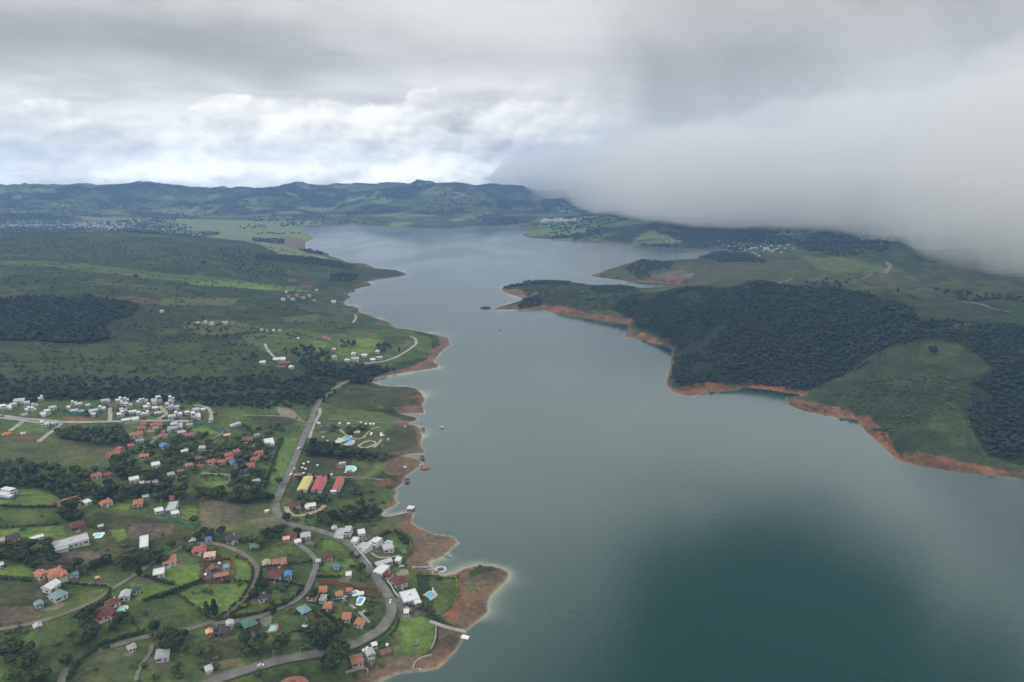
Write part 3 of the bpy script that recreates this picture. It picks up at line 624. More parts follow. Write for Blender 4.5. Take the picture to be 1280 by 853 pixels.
edge = mth(nt, "ADD", azd, mth(nt, "ADD", mth(nt, "MULTIPLY", mth(nt, "SUBTRACT", noise(comb(azd, el, 2), .16, 6, .55), .5), 10), mth(nt, "ADD", mth(nt, "MULTIPLY", el, -.12), mth(nt, "MULTIPLY", gauss(el, 0, 2.2), 4.5))))
rm = mth(nt, "MULTIPLY", mrange(nt, edge, 2.5, 11, 0, 1), mrange(nt, azd, 60, 90, 1, 0))
rm = mth(nt, "MULTIPLY", rm, mrange(nt, el, 30, 50, 1, 0))
base = mixc(nt, rm, base, rc)
# out of frame: dark cloud and bright zones added to shape the lake's reflections
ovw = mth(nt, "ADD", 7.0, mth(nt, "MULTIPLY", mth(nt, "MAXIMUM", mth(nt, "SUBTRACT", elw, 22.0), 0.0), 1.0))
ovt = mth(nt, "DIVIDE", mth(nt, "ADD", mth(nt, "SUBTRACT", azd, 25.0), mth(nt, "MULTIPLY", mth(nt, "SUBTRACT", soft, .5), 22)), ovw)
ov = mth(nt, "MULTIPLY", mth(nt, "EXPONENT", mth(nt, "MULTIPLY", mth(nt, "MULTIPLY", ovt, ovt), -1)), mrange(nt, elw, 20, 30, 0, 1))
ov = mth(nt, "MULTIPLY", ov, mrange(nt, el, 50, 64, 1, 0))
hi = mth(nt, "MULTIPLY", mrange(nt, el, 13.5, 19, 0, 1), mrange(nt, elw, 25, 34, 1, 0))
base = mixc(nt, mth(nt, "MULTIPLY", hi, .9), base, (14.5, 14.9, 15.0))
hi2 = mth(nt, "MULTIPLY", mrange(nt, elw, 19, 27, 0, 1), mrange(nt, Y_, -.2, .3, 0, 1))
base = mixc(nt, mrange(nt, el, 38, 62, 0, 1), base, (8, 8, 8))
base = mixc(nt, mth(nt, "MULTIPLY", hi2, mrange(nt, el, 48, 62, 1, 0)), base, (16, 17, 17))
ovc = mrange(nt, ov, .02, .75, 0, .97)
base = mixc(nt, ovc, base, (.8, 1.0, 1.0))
glow_ = mth(nt, "ADD", 1.0, mth(nt, "MULTIPLY", mth(nt, "MULTIPLY", gauss(el, .2, 1.5), mrange(nt, azd, 3, 10, 1, 0)), .15))
base = mixc(nt, 1.0, base, comb(glow_, glow_, glow_), "MULTIPLY")
comp_ = mth(nt, "ADD", 1.0, mth(nt, "MULTIPLY", mrange(nt, el, 0, 9, 1, 0, False), .72))
base = mixc(nt, 1.0, base, comb(mth(nt, "MULTIPLY", comp_, 1.0), mth(nt, "MULTIPLY", comp_, .975), mth(nt, "MULTIPLY", comp_, .90)), "MULTIPLY")
cov = mrange(nt, deck, .30, .36, .82, .97)
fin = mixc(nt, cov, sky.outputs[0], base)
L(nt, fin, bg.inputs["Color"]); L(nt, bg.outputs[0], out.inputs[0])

sd = bpy.data.lights.new("sun", "SUN"); sd.energy = 1.4; sd.angle = R(10); sd.color = (1, .96, .9)
so = bpy.data.objects.new("sun", sd); C.objects.link(so)
so.rotation_euler = (math.pi / 2 - SUN_EL, 0, math.pi - SUN_AZ)
# ------------------------------------------------------------------ air
def box_mesh(name, a, b, mat):
    x0, y0, z0 = a; x1, y1, z1 = b
    v = [(x0,y0,z0),(x1,y0,z0),(x1,y1,z0),(x0,y1,z0),(x0,y0,z1),(x1,y0,z1),(x1,y1,z1),(x0,y1,z1)]
    f = [(0,3,2,1),(4,5,6,7),(0,1,5,4),(1,2,6,5),(2,3,7,6),(3,0,4,7)]
    return mesh_np(name, v, np.array(f), mat)
def vol_mat(name, dens, colr, an=0.0):
    m, nt = new_mat(name); o = N(nt, "ShaderNodeOutputMaterial"); pv = N(nt, "ShaderNodeVolumePrincipled")
    pv.inputs["Density"].default_value = dens; pv.inputs["Color"].default_value = (*colr, 1); pv.inputs["Anisotropy"].default_value = an
    L(nt, pv.outputs[0], o.inputs["Volume"]); return m
HAZE = 7e-5
tag(link("haze", box_mesh("haze", (-9700, -2000, -16), (9700, 10500, 790), vol_mat("air", HAZE, (.32, .55, 1.0)))), "thin bluish haze over the whole valley", kind="stuff")

# low cloud lying on the hills: nested shells, thin outside and denser within; the part below the top of the haze
# and the part above it are two bodies that almost touch
EDGE_PX = [(560,9.5),(620,8.6),(660,7.6),(700,5.8),(740,4.5),(800,3.8),(860,3.45),(960,3.2),(1030,3.0),(1080,2.65),(1110,2.5),(1140,2.15),(1180,1.95),(1280,1.7),(1500,1.5),(1700,1.5)]
eaz = [math.atan2((p[0] - 640) / 853.0, .973) for p in EDGE_PX]; edd = [p[1] * 1000 for p in EDGE_PX]
ZTOP = 364.6
def shells(name, az0, az1, naz, nd_, far, edge, base, rise_w, dens, tmax, label, sd=0.0, soft=.07, lump=1.0):
    caz = np.linspace(az0, az1, naz)
    for upper in (False,):
        vv, ff, fm = [], [], []; off = 0
        for k in range(len(dens)):
            az2, tt = np.meshgrid(caz, np.linspace(0, 1, nd_) ** 1.5, indexing="ij")
            e = edge(az2); Dn = e + tt * (far - e); X2, Y2 = Dn * np.sin(az2), Dn * np.cos(az2)
            nz = fbm(X2, Y2, 520, 6, 81.0 + sd, gain=.6) - .5; nz2 = fbm(X2, Y2, 1300, 3, 87.0 + sd) - .5
            fr = Dn / e - 1 - .010 * k + .45 * lump * nz + .22 * lump * nz2
            side = sstep(az0 + .004 * (k + 1), az0 + soft + .004 * k, az2 + .06 * nz2 + .05 * nz) * sstep(az1, az1 - soft, az2) * (tt < .995) * (tt > 0)
            if not upper:
                zb = base + 7 * k + 130 * lump * nz + (ZTOP - base) * 1.3 * np.clip(np.exp(-fr / rise_w), 0, 3)
                zb = ZTOP - np.clip(ZTOP - zb, 0, None) * side; zt = ZTOP + np.clip((tmax * (.25 + .75 * sstep(0, .5, fr)) + tmax * (.9 * nz + .5 * nz2)) * sstep(-.02, .10, fr) - 16 * k, 0, 415 - 12 * k) * side; zt = np.maximum(zt, zb)
            else:
                zt = 366.6 + 1.0 * k + np.clip(tmax * (.35 + .65 * sstep(0, .45, fr)) * (1 - .11 * k) + tmax * (1.1 * nz + .6 * nz2) - 18 * k, 0, None) * side * sstep(.0, .05, fr)
                zb = np.full_like(zt, 366.2 + 1.0 * k)
            A_ = np.stack([X2, Y2, zb], -1).reshape(-1, 3); B_ = np.stack([X2, Y2, zt + .3], -1).reshape(-1, 3)
            i = np.arange(naz - 1)[:, None] * nd_ + np.arange(nd_ - 1)[None]
            q = np.stack([i, i + 1, i + nd_ + 1, i + nd_], -1).reshape(-1, 4); nv = naz * nd_
            bi = np.concatenate([np.arange(nd_), np.arange(1, naz) * nd_ + nd_ - 1, ((naz - 1) * nd_ + np.arange(nd_ - 2, -1, -1)), np.arange(naz - 2, 0, -1) * nd_]); bj = np.roll(bi, -1)
            rim = np.stack([bj, bi, bi + nv, bj + nv], -1)
            f = np.concatenate([q, q[:, ::-1] + nv, rim]) + off; vv += [A_, B_]; off += 2 * nv; ff.append(f); fm.append(np.full(len(f), k))
        me = mesh_np(name, np.concatenate(vv), np.concatenate(ff), [vol_mat("mist", d * (.12 if upper else 1), (.95, .942, .93)) for d in dens], fmat=np.concatenate(fm))
        tag(link("low_cloud" if not upper else "cloud_bank", me), label if not upper else "ragged top of the grey cloud over the right hills", kind="stuff")
shells("mist", R(-2.5), R(60), 380, 170, 10300, lambda a: np.interp(a, eaz, edd), 80, .06, [5e-4, 9e-4, 1.4e-3, 2.2e-3, 3.5e-3], 380, "grey cloud lying on the right hills")
scene.cycles.volume_bounces = 8; scene.cycles.max_bounces = 8; scene.cycles.adaptive_threshold = .03; scene.cycles.diffuse_bounces = 2; scene.cycles.glossy_bounces = 2
scene.cycles.transparent_max_bounces = 8
scene.cycles.use_denoising = True
scene.cycles.use_adaptive_sampling = True
scene.view_settings.view_transform = "Standard"; scene.view_settings.look = "None"; scene.view_settings.gamma = 1
scene.view_settings.exposure = 0.08
# ------------------------------------------------------------------ roads and paths, draped on the ground
def road_mat(name, colr, mark=False):
    m, nt = new_mat(name); o = N(nt, "ShaderNodeOutputMaterial"); p = N(nt, "ShaderNodeBsdfPrincipled"); g = N(nt, "ShaderNodeNewGeometry")
    a = N(nt, "ShaderNodeTexNoise"); a.inputs["Scale"].default_value = .12; a.inputs["Detail"].default_value = 6; L(nt, g.outputs["Position"], a.inputs["Vector"])
    c = mixc(nt, 1.0, colr, mrange(nt, a.outputs[0], .3, .7, .7, 1.3, False), "MULTIPLY")
    L(nt, c, p.inputs["Base Color"]); p.inputs["Roughness"].default_value = .9; L(nt, p.outputs[0], o.inputs[0]); return m
M_ASPH = road_mat("worn_asphalt", (.150, .146, .136)); M_DIRT = road_mat("dirt_track", (.15, .135, .11)); M_PALE = road_mat("pale_concrete", (.30, .29, .27)); M_SHLD = road_mat("road_shoulder", (.12, .125, .075))
M_LINE = simple("road_paint", (.36, .36, .34)); M_TAN = road_mat("tan_paving", (.36, .29, .21))
def catmull(P, step=4.0):
    P = np.array(P, float); out = []
    Q = np.vstack([2 * P[0] - P[1], P, 2 * P[-1] - P[-2]])
    for i in range(1, len(Q) - 2):
        a, b, c, d = Q[i - 1:i + 3]; n_ = max(2, int(np.hypot(*(c - b)) / step))
        t = np.linspace(0, 1, n_, endpoint=False)[:, None]
        out.append(.5 * ((2 * b) + (c - a) * t + (2 * a - 5 * b + 4 * c - d) * t ** 2 + (3 * b - a - 3 * c + d) * t ** 3))
    return np.vstack(out + [P[-1:]])
ROADS = [
("coast_road", M_ASPH, 6.6, [(250,862),(262,853),(300,840),(345,827),(375,821),(410,816),(440,807),(462,797),(479,785),(488,772),(490,760),(486,746),(478,734),(468,721),(458,707),(449,694),(441,684),(428,675),(412,668),(395,663),(378,659),(360,655),(348,645),(344,632),(349,618),(356,603),(363,588),(369,573),(375,558),(380,546),(386,533),(391,520),(396,508),(404,498),(416,489),(428,480),(440,474)]),
("village_road", M_DIRT, 6, [(74,862),(82,838),(100,825),(130,812),(160,802),(200,793),(240,786),(262,779),(280,771),(298,758),(312,742),(321,724),(322,711),(310,697),(290,686),(270,680),(245,679),(225,685)]),
("village_road", M_ASPH, 6.5, [(262,779),(300,777),(330,769),(350,760),(370,751),(384,737),(392,717),(396,703),(386,690),(372,681),(362,672)]),
("village_road", M_DIRT, 5, [(-30,792),(0,787),(40,780),(80,768),(105,758),(130,745),(140,736),(160,725),(185,708),(210,694),(228,684),(245,679)]),
("village_lane", M_DIRT, 4, [(140,736),(134,731),(115,730),(85,728),(60,726)]),
("village_lane", M_ASPH, 5.5, [(225,592),(230,580),(236,573),(250,560),(265,549),(279,541),(270,535),(250,529)]),
("village_lane", M_ASPH, 5, [(322,552),(314,562),(302,574),(294,588),(284,604)]),
("village_lane", M_ASPH, 5.5, [(206,538),(197,547),(186,557),(178,566),(172,574),(163,580)]),
("estate_street", M_PALE, 7, [(-30,517),(0,520),(35,524),(60,526),(77,528),(110,528),(150,527),(200,526),(240,527)]),
("estate_street", M_PALE, 6, [(32,524),(24,531),(13,539)]),
("estate_street", M_PALE, 6, [(78,528),(70,536),(59,544),(48,553)]),
("estate_street", M_PALE, 5, [(137,510),(138,520),(137,527)]),
("estate_street", M_TAN, 6, [(199,508),(206,514),(207,519),(198,524)]),
("estate_street", M_PALE, 5, [(243,507),(256,508),(263,514),(264,522),(262,529)]),
("park_road", M_PALE, 5, [(399,510),(400,517),(395,526),(390,536),(387,548)]),
("dirt_track", M_DIRT, 5, [(305,520),(340,520),(362,522),(382,529)]),
("dirt_track", M_PALE, 4, [(537,777),(546,781),(562,785),(582,790)]),
("dirt_track", M_DIRT, 4, [(384,592),(400,597),(440,597),(480,600)]),
("dirt_track", M_DIRT, 4, [(410,524),(440,526),(470,529),(495,528)]),
("promontory_road", M_PALE, 6, [(455,455),(480,452),(497,446),(512,437),(520,430),(519,424),(513,421)]),
("promontory_road", M_PALE, 6, [(441,404),(445,398),(444,394)]),
("dirt_track", M_PALE, 5, [(331,430),(334,437),(340,444),(347,449)]),
("hill_road", M_DIRT, 6, [(1010,362),(995,359),(975,357),(974,354),(985,351),(1005,349),(1030,347),(1060,345),(1090,343)]),
("hill_road", M_DIRT, 11, [(1107,342),(1112,336),(1110,330),(1107,328)]),
("hill_road", M_DIRT, 5, [(1202,377),(1220,380),(1240,386),(1262,391)]),
("village_lane", M_DIRT, 3.5, [(168,862),(172,840),(180,826),(189,818),(190,805)]),
("garden_path", M_TAN, 3, [(425,537),(432,544),(440,548),(447,550),(454,548),(459,542),(464,537),(475,534)]),
("garden_path", M_TAN, 3.5, [(448,558),(457,552),(467,551),(471,554),(464,559),(454,561),(448,558)]),
("garden_path", M_PALE, 3, [(467,560),(472,556),(477,550)]),
("garden_path", M_PALE, 2.5, [(512,764),(505,755)]),
("garden_path", M_TAN, 5, [(358,634),(360,642),(370,646),(385,643),(400,638),(406,632)]),
("garden_path", M_PALE, 2.5, [(464,691),(470,697),(480,698),(500,695)]),
("garden_path", M_PALE, 2.5, [(430,751),(442,759),(452,768),(462,779)]),
("jetty_path", M_PALE, 2.5, [(515,709),(525,709),(537,709)]),
]
road_pts = []
def strip(name, P, w_, mat, lift, label, kind="structure"):
    px = np.array([p[0] for p in P], float); py = np.array([p[1] for p in P], float)
    x, y, _ = hit(px, py); S = catmull(np.stack([x, y], 1))
    # smooth
    for _i in range(3): S[1:-1] = .25 * S[:-2] + .5 * S[1:-1] + .25 * S[2:]
    T = np.gradient(S, axis=0); T /= np.linalg.norm(T, axis=1)[:, None] + 1e-9
    Nn = np.stack([-T[:, 1], T[:, 0]], 1)
    ks = np.array([-1, -.5, 0, .5, 1]) * w_ / 2
    Pn = S[:, None, :] + Nn[:, None, :] * ks[None, :, None]
    z = zat(Pn[..., 0], Pn[..., 1]) + lift + .9 * sstep(900, 3000, np.hypot(Pn[..., 0], Pn[..., 1]))
    z = np.maximum(z, z.mean(1, keepdims=True))
    V = np.concatenate([Pn, z[..., None]], -1).reshape(-1, 3)
    o = link(name, mesh_np(name, V, grid_faces(len(S), 5)[:, ::-1], mat, smooth=True)); tag(o, label, kind=kind)
    return S
for name, mat, w_, P in ROADS:
    if name.startswith("village"): w_ *= .78
    if name == "coast_road": strip("road_verge", P, w_ + 2.2, M_SHLD, .18, "grass and gravel verge of the coast road")
    S = strip(name, P, w_, mat, .28, "winding " + name.replace("_", " "))
    for q in S[::2]: road_pts.append((q[0], q[1], w_ / 2))
road_pts = np.array(road_pts)
# ------------------------------------------------------------------ materials of the built things
def tile_mat(name, colr):
    m, nt = new_mat(name); o = N(nt, "ShaderNodeOutputMaterial"); p = N(nt, "ShaderNodeBsdfPrincipled"); tc_ = N(nt, "ShaderNodeTexCoord"); g = N(nt, "ShaderNodeNewGeometry")
    wv_ = N(nt, "ShaderNodeTexWave"); wv_.inputs["Scale"].default_value = .9; wv_.inputs["Distortion"].default_value = .6; L(nt, tc_.outputs["Object"], wv_.inputs["Vector"])
    a = N(nt, "ShaderNodeTexNoise"); a.inputs["Scale"].default_value = .5; a.inputs["Detail"].default_value = 6; L(nt, g.outputs["Position"], a.inputs["Vector"])
    f = mth(nt, "MULTIPLY", mrange(nt, wv_.outputs[1], 0, 1, .86, 1.08, False), mrange(nt, a.outputs[0], .3, .7, .68, 1.3, False))
    L(nt, mixc(nt, 1.0, colr, f, "MULTIPLY"), p.inputs["Base Color"]); p.inputs["Roughness"].default_value = .8
    bp = N(nt, "ShaderNodeBump"); bp.inputs["Distance"].default_value = .1; L(nt, wv_.outputs[1], bp.inputs["Height"]); L(nt, bp.outputs[0], p.inputs["Normal"])
    L(nt, p.outputs[0], o.inputs[0]); return m
ROOF = dict(orange=tile_mat("orange_tiles", (.46, .18, .10)), red=tile_mat("red_tiles", (.38, .115, .085)), pink=tile_mat("pinkish_red_sheet", (.44, .12, .11)), maroon=tile_mat("maroon_tiles", (.14, .042, .035)),
    brown=tile_mat("brown_tiles", (.22, .10, .07)), terracotta=tile_mat("terracotta_tiles", (.38, .17, .11)), white=simple("white_roof", (.62, .62, .62), .6, .1), grey=simple("grey_roof", (.30, .30, .31), .7, .18), dark=simple("slate_roof", (.045, .048, .058), .6, .2),
    blue=simple("blue_roof", (.08, .17, .38), .5, .12), teal=simple("teal_roof", (.16, .27, .26), .6, .15), green=simple("green_roof", (.07, .17, .11), .6, .15), yellow=simple("yellow_sheet", (.52, .47, .16), .6, .14), peach=simple("peach_roof", (.62, .36, .26), .7, .1),
    pale=simple("pale_grey_roof", (.42, .42, .43), .7, .14), tan=simple("tan_roof", (.36, .30, .23), .8, .15))
WALL = dict(white=simple("white_render", (.56, .56, .56), .8, .1), cream=simple("cream_render", (.58, .50, .38), .8, .1), grey=simple("grey_render", (.34, .34, .34), .8, .12), orange=simple("orange_render", (.62, .33, .10), .8, .1),
    pinkw=simple("pink_render", (.50, .33, .28), .8, .12), bluew=simple("pale_blue_render", (.45, .55, .66), .7, .1), brownw=simple("brown_brick", (.22, .13, .09), .9, .2), tealw=simple("teal_render", (.20, .38, .36), .8, .1))
M_GLASS = simple("dark_window_glass", (.035, .045, .055), .12, .1, spec=.6); M_DOOR = simple("brown_door", (.13, .08, .05), .6); M_FRAME = simple("window_frame", (.45, .45, .44), .6)
M_SOLAR = simple("solar_panel_glass", (.02, .03, .05), .15)
def boxv(x0, y0, z0, x1, y1, z1):
    return ([(x0,y0,z0),(x1,y0,z0),(x1,y1,z0),(x0,y1,z0),(x0,y0,z1),(x1,y0,z1),(x1,y1,z1),(x0,y1,z1)], [(0,3,2,1),(4,5,6,7),(0,1,5,4),(1,2,6,5),(2,3,7,6),(3,0,4,7)])
def mk(name, parts, mat, parent, smooth=False):
    """parts: list of (verts, faces) joined into ONE mesh object"""
    V_, F_ = [], []
    for v, f in parts:
        o_ = len(V_); V_.extend(v); F_.extend([tuple(i + o_ for i in q) for q in f])
    me = bpy.data.meshes.new(name); me.from_pydata(V_, [], F_); me.materials.append(mat)
    if smooth:
        for q in me.polygons: q.use_smooth = True
    o = bpy.data.objects.new(name, me); C.objects.link(o)
    if parent is not None: o.parent = parent
    return o
def root(name, x, y, z, rz, label, cat, group=None):
    o = bpy.data.objects.new(name, None); C.objects.link(o); o.location = (x, y, z); o.rotation_euler = (0, 0, rz); o.empty_display_size = 1
    tag(o, label, cat, group); return o
def prism_roof(x0, y0, x1, y1, z, hgt, ov, hip, t=.18):
    x0 -= ov; x1 += ov; y0 -= ov; y1 += ov
    w_, d_ = x1 - x0, y1 - y0
    if w_ >= d_:
        ins = min(d_ / 2, w_ * .45) if hip else 0.0; ym = (y0 + y1) / 2
        r0, r1 = (x0 + ins, ym, z + hgt), (x1 - ins, ym, z + hgt)
        b = [(x0,y0,z),(x1,y0,z),(x1,y1,z),(x0,y1,z)]; v = b + [r0, r1] + [(p[0], p[1], z - t) for p in b]
        f = [(0,1,5,4),(2,3,4,5),(1,2,5),(3,0,4)]
    else:
        ins = min(w_ / 2, d_ * .45) if hip else 0.0; xm = (x0 + x1) / 2
        r0, r1 = (xm, y0 + ins, z + hgt), (xm, y1 - ins, z + hgt)
        b = [(x0,y0,z),(x1,y0,z),(x1,y1,z),(x0,y1,z)]; v = b + [r0, r1] + [(p[0], p[1], z - t) for p in b]
        f = [(0,1,4),(1,2,5,4),(2,3,5),(3,0,4,5)]
    f += [(0,6,7,1),(1,7,8,2),(2,8,9,3),(3,9,6,0),(9,8,7,6)]
    return v, f
built = []     # footprints
def windows(o, w_, d_, h, fl, rr, x0=None, y0=None, n_=None, front_only=False):
    x0 = -w_ / 2 if x0 is None else x0; y0 = -d_ / 2 if y0 is None else y0
    nf = n_ or max(2, min(5, int(w_ / 3.6)))
    for lv in range(fl):
        zb = 1.0 + lv * 2.9
        if zb + 1.2 > h: break
        for i in range(nf):
            cx = x0 + w_ * (i + .5) / nf; ww = w_ / nf * (.28 + .12 * rr.random())
            if lv == 0 and i == nf // 2:
                mk("door", [boxv(cx - .55, y0 - .06, 0, cx + .55, y0 + .02, 2.15)], M_DOOR, o); continue
            mk("window", [boxv(cx - ww, y0 - .05, zb, cx + ww, y0 + .02, zb + 1.35)], M_GLASS, o)
        if front_only: continue
        mk("window", [boxv(x0 - .05, y0 + d_ * .35, zb, x0 + .02, y0 + d_ * .6, zb + 1.3)], M_GLASS, o)
        mk("window", [boxv(x0 + w_ - .02, y0 + d_ * .35, zb, x0 + w_ + .05, y0 + d_ * .6, zb + 1.3)], M_GLASS, o)
def house(px, py, wpx, d_, h, rot, kind, wall, roof, label, cat="house", group=None, seed=0, name=None, detail=1):
    x, y, z = at(px, py)
    s = 853.0 / (y * cp_ - (z - H) * sp_); w_ = wpx / s * (1.0 if kind == "barn" else .77 if py > 420 else .95 if cat == "factory building" else .68); d_ *= 1.0 if kind == "barn" else .86; h *= .88; rr = random.Random(seed * 7 + int(px * 10))
    if kind in ("hip", "gable") and w_ < d_ * .7: d_ = w_ * 1.2
    z = float(max(z, .3)); built.append((x, y, math.hypot(w_, d_) / 2 * .9))
    nm = name or {"hip": "tiled_house", "gable": "gabled_house", "flat": "flat_roofed_villa", "barn": "long_shed", "lean": "shed"}[kind]
    o = root(nm, x, y, z + .1, R(rot) - math.atan2(x, y), label, cat, group)
    wm, rm_ = WALL[wall], ROOF[roof]
    X0, Y0 = -w_ / 2, -d_ / 2
    if kind in ("hip", "gable"):
        wing = w_ > 11 and detail
        mk("wall", [boxv(X0, Y0, -2.5, -X0, -Y0, h)] + ([boxv(X0 + w_ * .62, Y0 - d_ * .42, -2.5, -X0 - .01, Y0 + .3, h - .25)] if wing else []), wm, o)
        rh = min(w_, d_) * (.26 if kind == "hip" else .30)
        rf = [prism_roof(X0, Y0, -X0, -Y0, h, rh, .7, kind == "hip")]
        if wing: rf.append(prism_roof(X0 + w_ * .62, Y0 - d_ * .42, -X0 - .01, Y0 + d_ * .45, h - .23, rh * .72, .6, False))
        ro = mk("roof", rf, rm_, o)
        if detail and rr.random() < .4: mk("chimney", [boxv(w_ * .2, 0, h, w_ * .2 + .7, .7, h + rh + .8)], wm, ro)
        if detail: windows(o, w_ * (.62 if wing else 1), d_, h, 1 if h < 4.2 else 2, rr, X0, Y0)
        if detail and w_ > 9:  # paved terrace slab in front
            mk("terrace", [boxv(X0 + .3, Y0 - 3.2, -1.5, X0 + w_ * .55, Y0 - .1, .12)], WALL["grey"] if rr.random() < .6 else ROOF["tan"], o)
    elif kind == "barn":
        mk("wall", [boxv(X0, Y0, -2, -X0, -Y0, h)], wm, o); mk("roof", [prism_roof(X0, Y0, -X0, -Y0, h, d_ * .16, .5, False)], rm_, o)
        mk("door", [boxv(X0 - .06, -1.6, 0, X0 + .02, 1.6, 2.9)], M_DOOR, o)
        for i in range(int(w_ / 6)):
            cx = X0 + 3 + i * 6.0; mk("window", [boxv(cx - 1, Y0 - .05, 1.2, cx + 1, Y0 + .02, 2.4)], M_GLASS, o)
    elif kind == "lean":
        mk("wall", [boxv(X0, Y0, -2, -X0, -Y0, h)], wm, o)
        v, f = boxv(X0 - .4, Y0 - .4, h, -X0 + .4, -Y0 + .4, h + .18); v = [(a, b, c + (.07 * (b - Y0))) for a, b, c in v]; mk("roof", [(v, f)], rm_, o)
        if detail: mk("door", [boxv(-.5, Y0 - .06, 0, .5, Y0 + .02, 2.1)], M_DOOR, o); mk("window", [boxv(w_ * .2, Y0 - .05, 1, w_ * .38, Y0 + .02, 1.9)], M_GLASS, o)
    else:
        h1 = h if h < 4.5 else h * .52
        a = .35 + .3 * rr.random(); side = rr.random() < .5
        wl_ = [boxv(X0, Y0, -2.5, -X0, -Y0, h1)]
        rf = [boxv(X0 - .25, Y0 - .25, h1, -X0 + .25, -Y0 + .25, h1 + .28)]
        par = [boxv(X0 - .25, Y0 - .25, h1 + .28, X0, -Y0 + .25, h1 + .7), boxv(-X0, Y0 - .25, h1 + .28, -X0 + .25, -Y0 + .25, h1 + .7), boxv(X0, -Y0, h1 + .28, -X0, -Y0 + .25, h1 + .7)]
        if h >= 4.5:
            u0 = X0 + .3 if side else X0 + w_ * a; u1 = u0 + w_ * (1 - a) - .6
            wl_.append(boxv(u0, Y0 + d_ * .12, h1 + .28, u1, -Y0 - .3, h)); rf.append(boxv(u0 - .5, Y0 + d_ * .04, h, u1 + .3, -Y0, h + .3))
        if w_ > 10: 
            q0 = -X0 - w_ * .38 if side else X0; wl_.append(boxv(q0 + .02, Y0 - d_ * .35, -2.5, q0 + w_ * .38 - .02, Y0 + .2, h1 - .4)); rf.append(boxv(q0 - .2, Y0 - d_ * .35 - .3, h1 - .4, q0 + w_ * .38 + .2, Y0 - .28, h1 - .15))
        mk("wall", wl_, wm, o); ro = mk("roof", rf, rm_, o); mk("parapet", par, wm, ro)
        if detail:
            windows(o, w_ * (.58 if w_ > 10 else 1), d_, h1, 1, rr, (X0 if side else X0 + w_ * .4) if w_ > 10 else X0, Y0)
            if h >= 4.5:
                for i in range(2):
                    cx = u0 + (u1 - u0) * (.27 + .46 * i); mk("window", [boxv(cx - (u1 - u0) * .17, Y0 + d_ * .12 - .06, h1 + .9, cx + (u1 - u0) * .17, Y0 + d_ * .12 + .02, h - .5)], M_GLASS, o)
            if w_ > 13: mk("roof_unit", [boxv(0, 0, h1 + .28, 1.6, 1.2, h1 + 1.2)], M_FRAME, ro)
    return o
ORD = ["leftmost", "second from left", "third from left", "fourth from left", "fifth from left", "sixth from left", "seventh from left", "eighth from left", "ninth from left", "tenth from left", "eleventh from left", "twelfth from left", "thirteenth from left", "fourteenth from left", "fifteenth from left", "sixteenth from left", "seventeenth from left", "eighteenth from left"]
